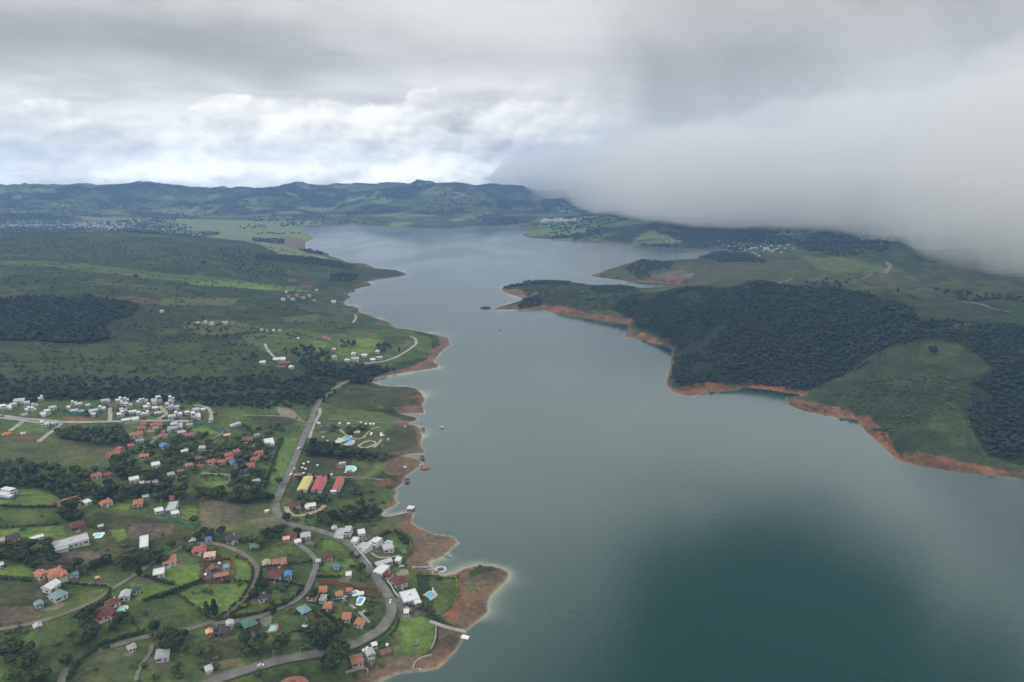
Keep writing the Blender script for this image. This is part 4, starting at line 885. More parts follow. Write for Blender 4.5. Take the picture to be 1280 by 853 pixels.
# desc, kind, category, group, [(px, py, width px, depth m, height m, turn, wall, roof)]
CL = [
("white modern house in the back row of the hilltop estate","flat","villa","white houses of the estate",[(24.5,503,15,13,4,-8,"white","pale"),(51,500,7,9,6,5,"white","white"),(34,506,8,9,4,0,"bluew","pale"),(93,506,7,9,6,0,"white","white"),(132,504,12,12,5,5,"grey","grey"),(149,502,9,10,6,12,"white","white"),(158,502,7,9,6,0,"white","white"),(174,504,7,9,6,0,"bluew","white"),(181,503,8,9,6,-5,"white","pale"),(196,503,14,13,9,8,"white","pale"),(215,500,9,11,6,0,"white","white"),(214,505,7,9,6,5,"white","pale")]),
("white modern house in the middle rows of the hilltop estate","flat","villa","white houses of the estate",[(7.6,511,14,13,6,6,"white","white"),(17,508,8,9,4,10,"white","pale"),(44,509,7,9,6,20,"white","pale"),(35,514,7,10,6,5,"white","white"),(42,514,6,10,6,10,"white","white"),(66,512,9,9,4,15,"white","pale"),(99,508.5,10,11,5,0,"grey","pale"),(86,512.5,5,8,5,0,"white","white"),(110,510,7,9,5,0,"tealw","pale"),(128,512.5,9,10,6,0,"white","white"),(154.6,506.5,9,10,6,-5,"white","white"),(161,508.5,9,10,6,10,"white","pale"),(184,510.5,10,11,7,8,"white","white"),(194,512.5,8,8,4,0,"white","white"),(212,511,11,13,9,-8,"white","pale"),(221,512,8,9,5,0,"bluew","pale"),(154.6,515.5,10,11,6,6,"white","pale"),(245.5,514.5,9,10,4,12,"white","pale")]),
("white modern house in the front row of the hilltop estate","flat","villa","white houses of the estate",[(57,518.5,13,11,6,12,"white","white"),(31,521,8,9,3.5,12,"grey","grey"),(93,516,11,11,4,-5,"grey","pale"),(102,516.5,8,9,3.5,0,"tealw","grey"),(117,516,13,11,4,4,"tealw","pale"),(117,520.5,6,7,4,0,"white","white"),(151,520,10,11,7,4,"white","white"),(166,517,11,8,3.5,0,"white","white"),(176,519.5,10,10,6,4,"white","white"),(184,519,7,9,6,8,"white","white"),(198,518.5,11,9,3.5,2,"tealw","pale"),(223,519.5,11,10,6,0,"white","white"),(215,523,11,10,4,0,"white","pale"),(234,518,6,8,4,20,"white","white"),(245,522.5,13,13,9,3,"white","white"),(254,514,7,8,3.5,0,"white","white"),(264,527,6,7,3.5,0,"white","pale")]),
("white two storey house inside the walled green plot","flat","villa",None,[(56.6,532.5,11,10,7,0,"white","white")]),
("pale green walled house by the fork of the estate street","flat","house",None,[(67.5,532,9,9,4,10,"tealw","pale")]),
("long low white terrace on the estate wall","flat","terrace house",None,[(163,526.5,24,9,3.5,2,"white","white")]),
("orange roofed farmhouse on the bare plot below the estate","hip","house",None,[(8.7,545,11,10,3,0,"orange","orange")]),
("small white and blue shed on the bare plot below the estate","lean","shed",None,[(29,544,6,6,2.6,0,"white","pale")]),
("red tiled house below the long low white terrace","hip","house","red roofed houses of the upper quarter",[(180,532,8,9,3,0,"pinkw","red"),(195.5,533,16,12,3.2,3,"pinkw","red"),(177,537,10,10,3,5,"pinkw","red")]),
("orange brown tiled house along the top of the left lane","hip","house","red roofed houses of the upper quarter",[(170,545,18,12,3.2,2,"cream","terracotta"),(190,541.5,10,9,3,0,"cream","terracotta")]),
("white pool pavilion between the red roofs of the upper quarter","flat","pavilion",None,[(194.5,537.5,8,6,3,0,"white","teal")]),
("cluttered white house right of the left lane top","flat","villa",None,[(221,534,17,13,6,0,"white","pale")]),
("large grey concrete house below the cluttered white house","flat","house",None,[(216,538,15,12,4,-4,"grey","grey")]),
("pale low house with wide flat roof by the red house","flat","house",None,[(227.5,542.5,11,9,3.5,10,"white","pale")]),
("low white house under the green triangular lawn","flat","house",None,[(237,533,9,7,3,0,"white","tan")]),
("red tiled house right of the left lane","hip","house",None,[(204.5,547,11,10,3,0,"white","red")]),
("bright red tiled house with white gable beside dark trees","hip","house",None,[(237,545.5,12,10,3,5,"white","red")]),
("long maroon red house with many dormers, left of the lane","gable","house",None,[(142,570,18,10,4,28,"pinkw","red")]),
("small red gabled house adjoining the long maroon red house","gable","house",None,[(151,564,9,8,4,28,"cream","red")]),
("small pinkish house above the red gabled house","hip","house",None,[(164,559,8,8,3,0,"pinkw","pink")]),
("white and green roofed bungalow left of the lane","flat","bungalow",None,[(175,553,11,8,3,3,"white","teal")]),
("white house with a blue roof half, right of the lane","gable","house",None,[(206,560,11,10,4,20,"white","blue")]),
("orange tiled cottage by the lane bend","hip","cottage",None,[(181,572,11,9,3,0,"orange","orange")]),
("white angular house in the hollow below the orange cottage","flat","villa",None,[(195,584.5,12,11,5,5,"white","white")]),
("narrow white house left of the middle lane","gable","house",None,[(230.5,566,9,6,3,20,"white","white")]),
("white house with green yard right of the middle lane","flat","house",None,[(253,562.5,9,9,4,5,"white","pale")]),
("dull red house by the end of the middle lane","hip","house",None,[(236.5,584,10,9,3.5,10,"pinkw","terracotta")]),
("weathered brown roofed house in trees right of the middle lane","hip","house","brown roofed houses in the village trees",[(250,585,9,8,3,80,"pinkw","brown"),(248,575,10,8,3,0,"brownw","brown"),(226,591,9,8,3,10,"brownw","brown")]),
("grey stone walled house in the tree belt","hip","house",None,[(214,595,9,9,3,10,"grey","tan")]),
("white villa in the clearing of the wide tree belt","flat","villa","white houses in the tree belt",[(168,603,14,10,5,5,"white","white")]),
("small white house beside the villa in the tree belt clearing","flat","house","white houses in the tree belt",[(177.5,606.5,7,7,3,0,"bluew","pale"),(185.6,605.5,6,7,3,0,"white","tan"),(194,605,7,7,3,10,"white","pale")]),
("red roofed house with white annex at the belt's left clearing","hip","house",None,[(120.5,597,14,10,3.5,5,"white","red")]),
("pink walled cottage right of the belt's left clearing","hip","cottage",None,[(135,595.5,9,8,3,0,"pinkw","brown")]),
("long dark glass roofed shed pointing at the dirt track","lean","shed",None,[(294.5,532.5,17,6,3,32,"white","pale")]),
("white block building with broken roofline beside the tall pasture strip","flat","building",None,[(336.5,555,14,17,5,4,"white","white")]),
("red tiled house in the cluster above the football lawn","hip","house","red roofed houses above the football lawn",[(264.6,579.5,11,10,3.2,8,"white","red"),(277,579.5,11,10,3.2,5,"cream","red"),(287,576,10,10,3.2,0,"white","red"),(286,571,11,10,3.2,8,"white","red"),(296,566.5,9,9,3.2,0,"white","red")]),
("bright blue roofed pavilion beside the football lawn","hip","pavilion",None,[(292,580.5,9,9,3,10,"white","blue")]),
("red tiled house in the column right of the steep lane","hip","house","red roofed houses right of the steep lane",[(324,568,12,10,3.2,-4,"white","red"),(318,576,12,10,3.2,8,"white","red"),(313,584,13,11,3.2,-8,"white","red")]),
("white domed house among garden trees above the tan field","hip","house",None,[(320.5,604,10,9,3,0,"white","pale")]),
("dark roofed white house on the steep lane","gable","house",None,[(305,594,12,9,3.2,20,"white","dark")]),
("small slate house at the edge of the tall pasture strip","hip","house",None,[(341,570,8,8,3,0,"grey","dark")]),
("wide brown roofed house above the steep lane","hip","house",None,[(309,551,17,12,3,-3,"brownw","brown")]),
("small pink roofed cottage near the estate's green fence end","hip","cottage",None,[(284,546,9,7,3,0,"cream","peach")]),
("faded green roofed cottage above the steep lane","lean","cottage",None,[(321,546,9,7,3,0,"white","teal")]),
# lake park
("black roofed park lodge beside the park road","hip","lodge",None,[(405,538,13,12,4,5,"grey","dark")]),
("small white cube kiosk above the black roofed lodge","flat","kiosk",None,[(398.6,531.5,5,5,3.5,0,"white","white")]),
("grey roofed pavilion under the trees of the park","gable","pavilion",None,[(446,542.5,9,6,3,0,"grey","pale")]),
("white holiday hut on the top edge of the lake park","lean","hut","white huts in the lake park",[(424.8,531,3,5,2.5,0,"white","white"),(435.8,531.5,4,5,2.8,0,"white","white"),(451,530,3,3,2.2,0,"white","white"),(457.3,532,2.6,5,2.5,0,"white","white"),(463,532,2.6,5,2.5,0,"white","white"),(467,532,2.6,5,2.5,0,"white","white")]),
("long white bench shelter beside the garden path","lean","shelter","white shelters of the round garden",[(464,544,2.4,9,2,-12,"white","white"),(476.5,545,2.6,12,2,-4,"white","white")]),
("small white lakeside hut on the olive shore meadow","lean","hut",None,[(506.5,534.5,3,3,2.4,0,"white","pale")]),
("tiny white hut on the grass right of the round garden","lean","hut",None,[(485,551,3.5,3,2.4,0,"white","pale")]),
("tiny white hut on the brown beach spit","lean","hut",None,[(506.5,586,2.6,3,2.2,0,"white","white")]),
("long shed with a yellow sheet roof","barn","shed","long coloured sheds",[(381.7,608,38,10,4,76,"white","yellow")]),
("long shed with red sheet roof beside the yellow one","barn","shed","long coloured sheds",[(399,608,40,11,4,78,"white","pink")]),
("narrow long shed with red sheet roof nearest the lake","barn","shed","long coloured sheds",[(423,608,36,8,4,79,"white","pink")]),
("white porch cabin at the foot of the narrow red shed","flat","cabin",None,[(417,617,9,5,3,0,"white","white")]),
("small terracotta gatehouse above the yellow shed","hip","gatehouse",None,[(372,596,10,7,3,0,"brownw","terracotta")]),
("red roofed bar beside the oval turquoise pool","hip","bar",None,[(436.5,592,8,5,3,8,"pinkw","red")]),
("low white bench house above the oval turquoise pool","lean","shelter",None,[(428,581,10,4,2.6,3,"white","pale")]),
# around the tan field and the left meadows
("maroon and white villa inside the terracotta drive","hip","villa",None,[(369.5,634,14,11,4,0,"white","maroon")]),
("long pale roof of the annex inside the terracotta drive","flat","annex",None,[(388,634.5,17,9,3,0,"white","white")]),
("white caravan parked on the tan field","lean","caravan",None,[(334,641,6,3,2.4,32,"white","white")]),
("grey and white stepped villa left of the tan field","flat","villa",None,[(215.5,637,13,20,4,-14,"white","pale")]),
("white wing at the bottom left of the stepped villa","flat","annex",None,[(199,641,12,9,3.5,10,"white","white")]),
("white wing at the bottom right of the stepped villa","flat","annex",None,[(219,644,11,8,3,6,"white","white")]),
("small pink roofed porch on top of the stepped villa","hip","porch",None,[(215,624,7,6,3,0,"white","pink")]),
("orange terracotta house at the yellow hedged garden","hip","house",None,[(173,631,13,12,3.5,-6,"cream","orange")]),
("blue and white pool house behind the yellow hedged garden","flat","pool house",None,[(182.5,623.5,10,7,3,6,"bluew","pale")]),
("terracotta roofed house with white side wing, middle of three","hip","house",None,[(132.5,631,16,11,3.5,14,"white","orange")]),
("broad orange hall left of the white tented yard","hip","house",None,[(89.5,628.5,23,13,3.2,2,"cream","orange")]),
("small maroon shed left of the broad orange hall","gable","shed",None,[(68,634,8,6,3,0,"brownw","maroon")]),
("white house with raised awning right of the broad orange hall","lean","house",None,[(109,630,9,8,3,25,"white","white")]),
("blue and white long building cut by the left edge","flat","building",None,[(8,619,20,16,6,34,"bluew","white")]),
("dark maroon thatched house on the knoll","hip","house",None,[(96.5,660,19,13,4,8,"brownw","maroon")]),
("small grey cottage right of the knoll house","hip","cottage",None,[(126.5,660.5,6,6,3,0,"grey","pale")]),
("large long white villa below the knoll","flat","villa",None,[(89,682,48,14,4.6,4,"white","pale")]),
("orange walled dark roofed farmhouse by the left wood","gable","farmhouse",None,[(17,676,17,9,4,0,"orange","dark")]),
("yellow walled house at the left edge by the wood","flat","house",None,[(2,680,9,8,4,0,"orange","grey")]),
("low white greenhouse between the farmhouse and the long villa","lean","greenhouse",None,[(46.5,674.5,17,5,2.4,6,"white","white")]),
("long blank white roofed building alone on the brown slope","flat","building",None,[(180.5,681,12,24,3.4,-4,"white","white")]),
("small white roof at the left edge above the hedge","hip","house",None,[(1,709,7,8,3,0,"white","white")]),
("big cream house with two orange tiled roofs","hip","house",None,[(71,721,24,14,5,6,"cream","orange")]),
("orange tiled front annex of the big cream house","gable","annex",None,[(52,722,13,10,4,18,"cream","orange")]),
("pale greenhouse among shrubs right of the big cream house","lean","greenhouse",None,[(92,720.5,13,6,2.5,5,"bluew","teal")]),
("white hall with a black solar panel roof","gable","hall",None,[(65,738,19,9,5,40,"white","white")]),
("teal roofed tan walled house in the curved hedge","hip","house",None,[(73,748,19,11,3.5,26,"cream","teal")]),
("turquoise roofed hut at the corner of the brown field","gable","hut",None,[(49,758,10,6,2.6,6,"white","teal")]),
("grey shed beside the narrow dirt road","gable","shed",None,[(47.5,786,9,8,3,5,"grey","pale")]),
("small orange kiosk alone in the roadside meadow","hip","kiosk",None,[(122,725,3.5,3,2.6,0,"orange","peach")]),
("dark maroon tiled house, long wing by the pool","hip","house",None,[(129,770,27,12,3.5,20,"cream","maroon")]),
("dark maroon tiled upper wing touching the dark trees","hip","house",None,[(141,757,17,9,3.5,22,"cream","maroon")]),
("white house with a tiny blue roof above the round pool","gable","house",None,[(157,748,13,9,4,-15,"white","pale")]),
("black roofed house on the bright green lawn","hip","house",None,[(171,741,10,9,3.5,-8,"white","dark")]),
("orange hip roofed white house below the curving hedge","hip","house",None,[(212,704,19,13,4.2,0,"white","orange")]),
("flat white house below the orange hip roofed one","flat","house",None,[(199,719,16,10,3.5,-6,"white","white")]),
("bright red roofed house on the green hilltop","hip","house",None,[(249,690,20,11,3.4,4,"white","red")]),
("peach tiled house right of the bright red roof","gable","house",None,[(263,697,15,9,3.5,-10,"white","peach")]),
("small blue roofed carport on the hilltop lane","lean","carport",None,[(260.5,676.5,9,6,2.8,5,"bluew","blue")]),
("small grey gate lodge left of the blue carport","gable","lodge",None,[(240.5,678.5,8,6,3,0,"grey","pale")]),
("black roofed round white pavilion above the curving road","hip","pavilion",None,[(290,676,17,12,3.5,6,"white","dark")]),
("green roofed cottage in the trees right of the black pavilion","hip","cottage",None,[(319,686,12,9,3.5,-5,"brownw","green")]),
("pink roofed villa with maroon core by the trees","hip","villa",None,[(365,672.5,14,10,3.5,-3,"pinkw","maroon")]),
("salmon roofed terrace wing left of the maroon core villa","lean","annex",None,[(358,676,10,6,2.8,-6,"pinkw","peach")]),
("white octagonal pale green roofed hall by the lane","hip","hall",None,[(382,672,14,10,3.5,2,"white","pale")]),
("small white garage below the octagonal hall","lean","garage",None,[(372.5,679.5,9,6,2.8,14,"white","white")]),
("small white green trimmed house by the coast road bend","gable","house",None,[(418,664,7,8,4,0,"white","pale")]),
("long brown tiled house on the walled lawn","hip","house",None,[(349,705,21,9,3.2,3,"brownw","terracotta")]),
("faded tan annex left of the long brown tiled house","gable","annex",None,[(333.5,707,11,8,3,3,"brownw","tan")]),
("dark brown house with grey gable, above the hedged garden by the road bend","hip","house",None,[(344,722,19,12,4,-3,"white","maroon")]),
("white house with blue roof patch beside the dark brown house","gable","house",None,[(360,722,11,8,3.5,-4,"white","blue")]),
("brown tiled stable in the fenced farmyard","gable","stable",None,[(267,713,10,15,3,4,"brownw","brown")]),
("pale red tiled barn along the fenced farmyard's lower edge","gable","barn",None,[(277,722,20,6,3,0,"brownw","terracotta")]),
("teal roofed pool shed in the fenced farmyard","lean","shed",None,[(283,711.5,8,6,2.8,3,"white","teal")]),
("maroon roofed house left of the blue roofed lawn cottage","hip","house",None,[(410.5,698,12,9,3.5,-6,"cream","maroon")]),
("tiny white gate kiosk on the village road corner","hip","kiosk",None,[(398,704,6,5,3,0,"white","pale")]),
("bright blue roofed cottage on the lawn","gable","cottage",None,[(420.5,711,7,8,3.5,84,"white","blue")]),
("small white villa with curved porch on the hedged lawn","flat","villa",None,[(436,721.5,9,7,3.5,-4,"white","white")]),
("orange roofed white cottage of the walled compound","hip","cottage","orange roofed cottages of the walled compound",[(404,741,11,9,3.6,-2,"white","orange"),(424.5,746,10,9,3.6,0,"white","orange"),(410,761,12,9,3.6,-10,"white","orange"),(433.5,774.5,12,9,3.6,-14,"white","orange"),(450,781,12,9,3.6,-24,"white","orange")]),
("orange roofed bath house beside the turquoise slide","hip","bath house",None,[(437,740.5,8,7,3,-8,"white","orange")]),
("white roofed pool shelter over the blue tank","lean","shelter",None,[(451,745.5,9,4,3,2,"white","white")]),
("orange roofed house left of the village road cottages","hip","house",None,[(391,748,14,10,3.5,-14,"white","orange")]),
("grey and white paved roof house below the orange cottages","flat","house",None,[(404,752,9,8,3.5,-20,"white","grey")]),
# lakeside villas
("big white lakeside villa at the top of the villa row","flat","villa","lakeside villas",[(430,668,25,14,6,-12,"white","pale")]),
("small square white villa right of the top villa","flat","villa","lakeside villas",[(452,670,11,10,5,6,"white","white")]),
("white villa with stepped white roofs beside the oval lawn","flat","villa","lakeside villas",[(469,681,18,12,6,-40,"white","white")]),
("grey roofed white wing along the coast road","flat","villa","lakeside villas",[(456,687,19,11,4,-38,"white","pale")]),
("low white block between the coast road and the drive","flat","annex","lakeside villas",[(444,680,10,9,5,-20,"white","white")]),
("white villa by the small pool inside the oval lawn","flat","villa","lakeside villas",[(485,688,16,11,4.5,12,"white","pale")]),
("tiny white gate house of the lakeside row","flat","gatehouse",None,[(426,675,8,6,3,-8,"white","pale")]),
("white flat roofed hall by the coast road","flat","hall",None,[(477,716,17,15,4,-34,"white","white")]),
("small white roofed cube above the dark paved yard","lean","outbuilding",None,[(498,703.5,8,7,4,-24,"white","white")]),
("long corrugated grey carport above the white hall","lean","carport",None,[(480,706,27,6,3,18,"grey","pale")]),
("small maroon roofed annex below the white hall","gable","annex",None,[(485,722,11,9,3.5,-30,"white","maroon")]),
("maroon roofed white villa with arched porch","hip","villa",None,[(499,731,20,13,4.5,24,"white","maroon")]),
("large blue walled villa with broad white roof","flat","villa",None,[(512,750,26,17,4.4,14,"bluew","white")]),
("small white cube hut at the top of the round lawn","flat","hut",None,[(508,768.5,8,6,3.5,-4,"white","white")]),
# bottom
("white pergola roof beside the round lawn","lean","pergola",None,[(468,809,8,4,2.8,12,"white","white")]),
("pale grey roofed boathouse below the white pergola","gable","boathouse",None,[(462.5,819,12,8,3,16,"white","pale")]),
("brown and pink ruined house by the lower left shore","flat","house",None,[(446,829,18,10,3.5,10,"pinkw","terracotta")]),
("broad brown deck shelter on the round lawn's edge","lean","deck",None,[(482,817,17,6,1.6,10,"brownw","brown")]),
("green roofed house behind the turquoise terrace pool","hip","house",None,[(312,783,19,11,3.5,14,"brownw","green")]),
("small white roofed house beside the power pole","gable","house",None,[(288,785,9,8,5,5,"white","pale")]),
("black slate house below the village road","hip","house",None,[(279,792,17,9,3.5,10,"brownw","dark")]),
("pink walled cottage left of the black slate house","gable","cottage",None,[(262,794,8,7,3.5,4,"orange","peach")]),
("grey tiled cottage left of the pink walled one","gable","cottage",None,[(269,790,9,6,3.2,4,"grey","dark")]),
("grey green roofed house above the oval blue pool","hip","house",None,[(380,766,14,11,3.5,26,"brownw","teal")]),
("black hip roofed house in the hedged garden by the road bend","hip","house",None,[(328,750,13,11,4,12,"white","dark")]),
("small grey roofed house left of the bottom trees","hip","house",None,[(165,813,10,7,3.2,8,"white","tan")]),
("large slate roofed grey house in the bottom left wood","hip","house",None,[(204,822,18,11,4,-10,"white","grey")]),
("white canopy standing in the tan yard","hip","canopy",None,[(261,838,9,6,2.2,10,"white","pale")]),
# promontory and slopes
("small white house in the hamlet on the round promontory","gable","house","white houses of the promontory hamlet",[(417.5,438.5,5,8,4,0,"white","white"),(418,449,7,12,5,0,"white","pale"),(442,445,7,11,5,0,"white","white"),(444,450.5,11,10,4,4,"white","pale"),(434,452.5,7,10,4,0,"white","white"),(455.5,446,8,9,4,5,"white","white"),(472,441.5,6,10,4,0,"white","white"),(466,451.5,7,9,4,0,"white","white"),(474.5,449,8,9,4,0,"grey","pale")]),
("pinkish roofed farmhouse above the promontory field","hip","farmhouse","pinkish farmhouses above the promontory field",[(406,423,7,9,4,0,"white","pink"),(411,424.5,7,9,4,0,"white","brown")]),
("long white farm shed on the red earth clearing","gable","shed",None,[(349,451,18,10,4,5,"white","white")]),
("white farmhouse at the left end of the red earth clearing","gable","farmhouse",None,[(328.5,455,8,9,4,0,"white","white")]),
("brown roofed barn below the long white farm shed","gable","barn",None,[(356,456,17,10,4,5,"brownw","brown")]),
("white and teal cottage right of the red earth clearing","gable","cottage",None,[(364.5,461,7,9,4,10,"white","white")]),
("tiny white cabin alone on the dark middle slope","gable","cabin",None,[(202.5,391,6,12,4,0,"white","white")]),
("white roofed farm building on the pale middle slope","gable","farm building","white farm buildings on the middle slope",[(247.5,405.5,6,12,4,0,"white","pale"),(256,404.5,7,12,4,-20,"white","pale"),(264,406.5,8,12,4,-15,"white","pale"),(281,405.5,9,12,4,5,"white","tan")]),
("tiny white cottage left of the red earth scar","gable","cottage","tiny cottages left of the red earth scar",[(327,414,5,10,4,0,"white","pale"),(334,415,4,10,4,0,"white","tan"),(342,414.5,4,10,4,0,"white","white"),(350,415,5,10,4,0,"white","pale"),(373,425,4,10,4,0,"white","white")]),
("small red or white roofed house in the far orange hamlet","gable","house","houses of the far orange hamlet",[(354,376,7,14,5,0,"white","white"),(361,372,5,13,5,0,"white","orange"),(366,376,7,14,5,0,"white","pale"),(371,370.5,6,12,5,0,"white","orange"),(379,374,8,13,5,0,"white","terracotta"),(387,371,5,12,5,0,"white","pale"),(358,366.5,4,12,5,0,"white","white"),(393,377.5,5,12,5,0,"white","pale"),(417,379,8,14,5,0,"white","pale"),(396,364,4,12,5,0,"white","white")]),
("white block of the long factory on the far shore","flat","factory building","white factory blocks on the far shore",[(681,277.5,12,30,26,0,"white","white"),(693,276.5,12,40,26,0,"white","pale"),(705,276.5,12,40,26,0,"white","white"),(716,276.5,9,40,26,0,"white","pale")]),
]
for ci, (desc, kind, cat, grp, items) in enumerate(CL):
    order = sorted(range(len(items)), key=lambda i: items[i][0]); rank = {i: k for k, i in enumerate(order)}
    for i, (a, b, wp, dm, hm, rt, wl_, rf_) in enumerate(items):
        lab = desc if len(items) == 1 else desc + ", " + (ORD[rank[i]] if rank[i] < len(items) - 1 else "rightmost")
        g_ = grp if len(items) > 1 or grp in ("white houses of the estate", "lakeside villas") else grp
        o = house(a, b, wp, dm, hm, rt, kind, wl_, rf_, lab, cat, g_, seed=ci * 31 + i, detail=0 if b < 425 else 1)
        if cat in ("shelter", "hut", "kiosk", "cabin", "barn", "carport", "greenhouse", "pavilion", "factory building", "caravan", "garage", "hall", "pergola", "canopy", "deck"):
            o.name = {"factory building": "factory_building", "deck": "deck_shelter"}.get(cat, cat)
# ------------------------------------------------------------------ pools, boats, cars, walls and other small things
M_POOL = simple("pool_water_blue", (.07, .36, .55), .08, .08); M_TURQ = simple("pool_water_turquoise", (.20, .58, .58), .08, .06); M_COP = simple("pool_coping", (.62, .56, .48), .7)
M_WHITE = simple("white_paint", (.78, .78, .78), .45, .05); M_STEEL = simple("grey_steel", (.28, .29, .30), .5, .1); M_RUB = simple("tyre_rubber", (.03, .03, .03), .8); M_WOODP = simple("weathered_wood", (.22, .17, .12), .8)
M_REDP = simple("red_paint", (.48, .07, .05), .5); M_STONE = simple("stone_wall", (.32, .30, .27), .9, .25); M_BRICK = simple("red_brick_wall", (.24, .08, .06), .9, .2); M_GNET = simple("green_fence_net", (.05, .19, .15), .7, .2)
M_DARKP = simple("dark_red_paint", (.12, .03, .04), .4); M_DKGREY = simple("dark_grey_paint", (.07, .08, .09), .4)
POOLXY = []
def ellipse(a, b, n_=28, sq=1.0, wob=0.0):
    out = []
    for i in range(n_):
        t = 6.28318 * i / n_; c_, s_ = math.cos(t), math.sin(t)
        out.append((a * math.copysign(abs(c_) ** sq, c_) * (1 + wob * math.sin(2 * t + 1)), b * math.copysign(abs(s_) ** sq, s_) * (1 + wob * math.sin(3 * t))))
    return out
def slab(P, z0, z1_):
    n_ = len(P); v = [(p[0], p[1], z0) for p in P] + [(p[0], p[1], z1_) for p in P]
    return v, [tuple(range(n_ - 1, -1, -1)), tuple(range(n_, 2 * n_))] + [(i, (i + 1) % n_, n_ + (i + 1) % n_, n_ + i) for i in range(n_)]
def ring(P, Q, z0, z1_):
    n_ = len(P); v = [(p[0], p[1], z0) for p in P] + [(p[0], p[1], z1_) for p in P] + [(p[0], p[1], z1_) for p in Q] + [(p[0], p[1], z0) for p in Q]; f = []
    for i in range(n_):
        j = (i + 1) % n_; f += [(i, j, n_ + j, n_ + i), (n_ + i, n_ + j, 2 * n_ + j, 2 * n_ + i), (2 * n_ + i, 2 * n_ + j, 3 * n_ + j, 3 * n_ + i)]
    return v, f
def pool(px, py, wpx, d_, rot, sq, mat, label, cop=None, wob=0.0):
    x, y, z = at(px, py); s = 853.0 / (y * cp_ - (z - H) * sp_); a = wpx / s / 2; b = d_ / 2
    o = root("swimming_pool", x, y, z + .25, R(rot), label, "pool"); POOLXY.append((x, y, max(a, b) + 1.5))
    P = ellipse(a, b, 32, sq, wob); Q = [(p[0] * (a + 1.5) / a, p[1] * (b + 1.5) / b) for p in P]
    mk("coping", [ring(Q, P, -1.2, .22)], cop or M_COP, o); mk("pool_water", [slab(P, -1.0, .10)], mat, o); return o
pool(430, 549, 8, 24, -30, .7, M_POOL, "bright blue arm of the freeform park pool"); pool(436, 553.5, 12, 16, 0, 1, M_POOL, "round bright blue basin of the park pool")
pool(422.5, 551, 10, 14, 20, .8, simple("pale_paving", (.5, .5, .52), .7), "empty pale grey basin left of the park pool")
pool(434, 587, 20, 17, 14, .8, M_TURQ, "big oval turquoise pool above the coloured sheds", M_WHITE)
pool(483.5, 680, 5, 9, -30, .3, M_POOL, "small pool between the two white lakeside villas"); pool(536, 746, 11, 11, -34, .3, M_POOL, "bright blue rectangular pool beside the blue walled villa", ROOF["peach"])
pool(450, 752, 6, 8, -8, .3, M_POOL, "small deep blue tank under the white pool shelter", M_WHITE); pool(443.5, 742, 6, 5, -35, .4, M_TURQ, "narrow turquoise splash pool beside the bath house", M_WHITE)
pool(384.3, 777.5, 15, 10, 22, .7, M_POOL, "oval blue pool with a pale kerb"); pool(340, 786, 11, 7, 16, .6, M_TURQ, "turquoise pool on the red terrace", ROOF["terracotta"])
pool(151.6, 763, 9, 8, 0, .9, M_TURQ, "round turquoise pool beside the maroon house"); pool(122, 670, 9, 7, 10, .3, M_TURQ, "pale blue pool right of the long white villa", M_WHITE)
def wallthing(name, P, hh_, th, mat, label, cat="wall", posts=False):
    x, y, _ = hit([p[0] for p in P], [p[1] for p in P]); S = catmull(np.stack([x, y], 1), 5.0)
    z = zat(S[:, 0], S[:, 1]); T = np.gradient(S, axis=0); T /= np.linalg.norm(T, axis=1)[:, None] + 1e-9; Nn = np.stack([-T[:, 1], T[:, 0]], 1) * th / 2
    ox, oy, oz = S[0, 0], S[0, 1], z[0]; v, f = [], []
    for i in range(len(S)):
        for sg, zz in ((-1, -1.0), (-1, hh_), (1, hh_), (1, -1.0)): v.append((S[i, 0] + sg * Nn[i, 0] - ox, S[i, 1] + sg * Nn[i, 1] - oy, z[i] + zz - oz))
    for i in range(len(S) - 1):
        a = 4 * i; f += [(a, a + 4, a + 5, a + 1), (a + 1, a + 5, a + 6, a + 2), (a + 2, a + 6, a + 7, a + 3)]
    f += [(0, 1, 2, 3), (len(v) - 1, len(v) - 2, len(v) - 3, len(v) - 4)]
    if not posts:
        o = mk(name, [(v, f)], mat, None); o.location = (ox, oy, oz); tag(o, label, cat); return
    o = root(name, ox, oy, oz, 0, label, cat); mk("panel", [(v, f)], mat, o)
    for i in range(0, len(S), 2): mk("post", [boxv(S[i, 0] - ox - .12, S[i, 1] - oy - .12, z[i] - oz - .5, S[i, 0] - ox + .12, S[i, 1] - oy + .12, z[i] - oz + hh_ + .25)], M_STEEL, o)
wallthing("garden_wall", [(400,730),(415,731),(433,734),(452,736),(471,737.5),(473.5,747),(457,745)], 1.8, .5, M_BRICK, "red brick wall stepping across the cottage compound")
wallthing("garden_wall", [(396,726),(410,727),(425,730),(440,732)], 1.6, .5, M_BRICK, "upper red brick wall above the orange roofed cottages")
wallthing("roadside_wall", [(438.5,678.5),(446,687),(455,697),(464,708)], 1.8, .5, WALL["white"], "white wall along the lakeside villas' side of the road")
wallthing("roadside_wall", [(484,727),(489,733),(493,741),(499,747)], 1.8, .4, WALL["white"], "short white wall above the blue walled villa")
wallthing("garden_wall", [(545,781),(545,793),(543,803),(539,812)], 1.0, .8, M_STONE, "curved grey wall at the lake end of the round lawn")
wallthing("retaining_wall", [(516,838),(519,829),(528,823),(540,820)], 1.2, 1.0, M_STONE, "curved stone terraces above the red beach")
wallthing("garden_wall", [(254,704.5),(288,700),(290,724),(256,728),(254,704.5)], 1.7, .4, M_BRICK, "brown wall enclosing the farmyard")
wallthing("retaining_wall", [(432,842),(445,838),(458,836),(460,843)], 1.5, .8, M_STONE, "angular stone wall of the shore ruin")
wallthing("construction_fence", [(78.5,518.5),(90,520),(100,520),(106,516)], 3, .3, M_GNET, "green net fence round the upper building plot", "fence", True)
wallthing("construction_fence", [(237,529),(255,531.5),(268,535),(279,541)], 3, .3, M_GNET, "teal net fence along the estate corner", "fence", True)
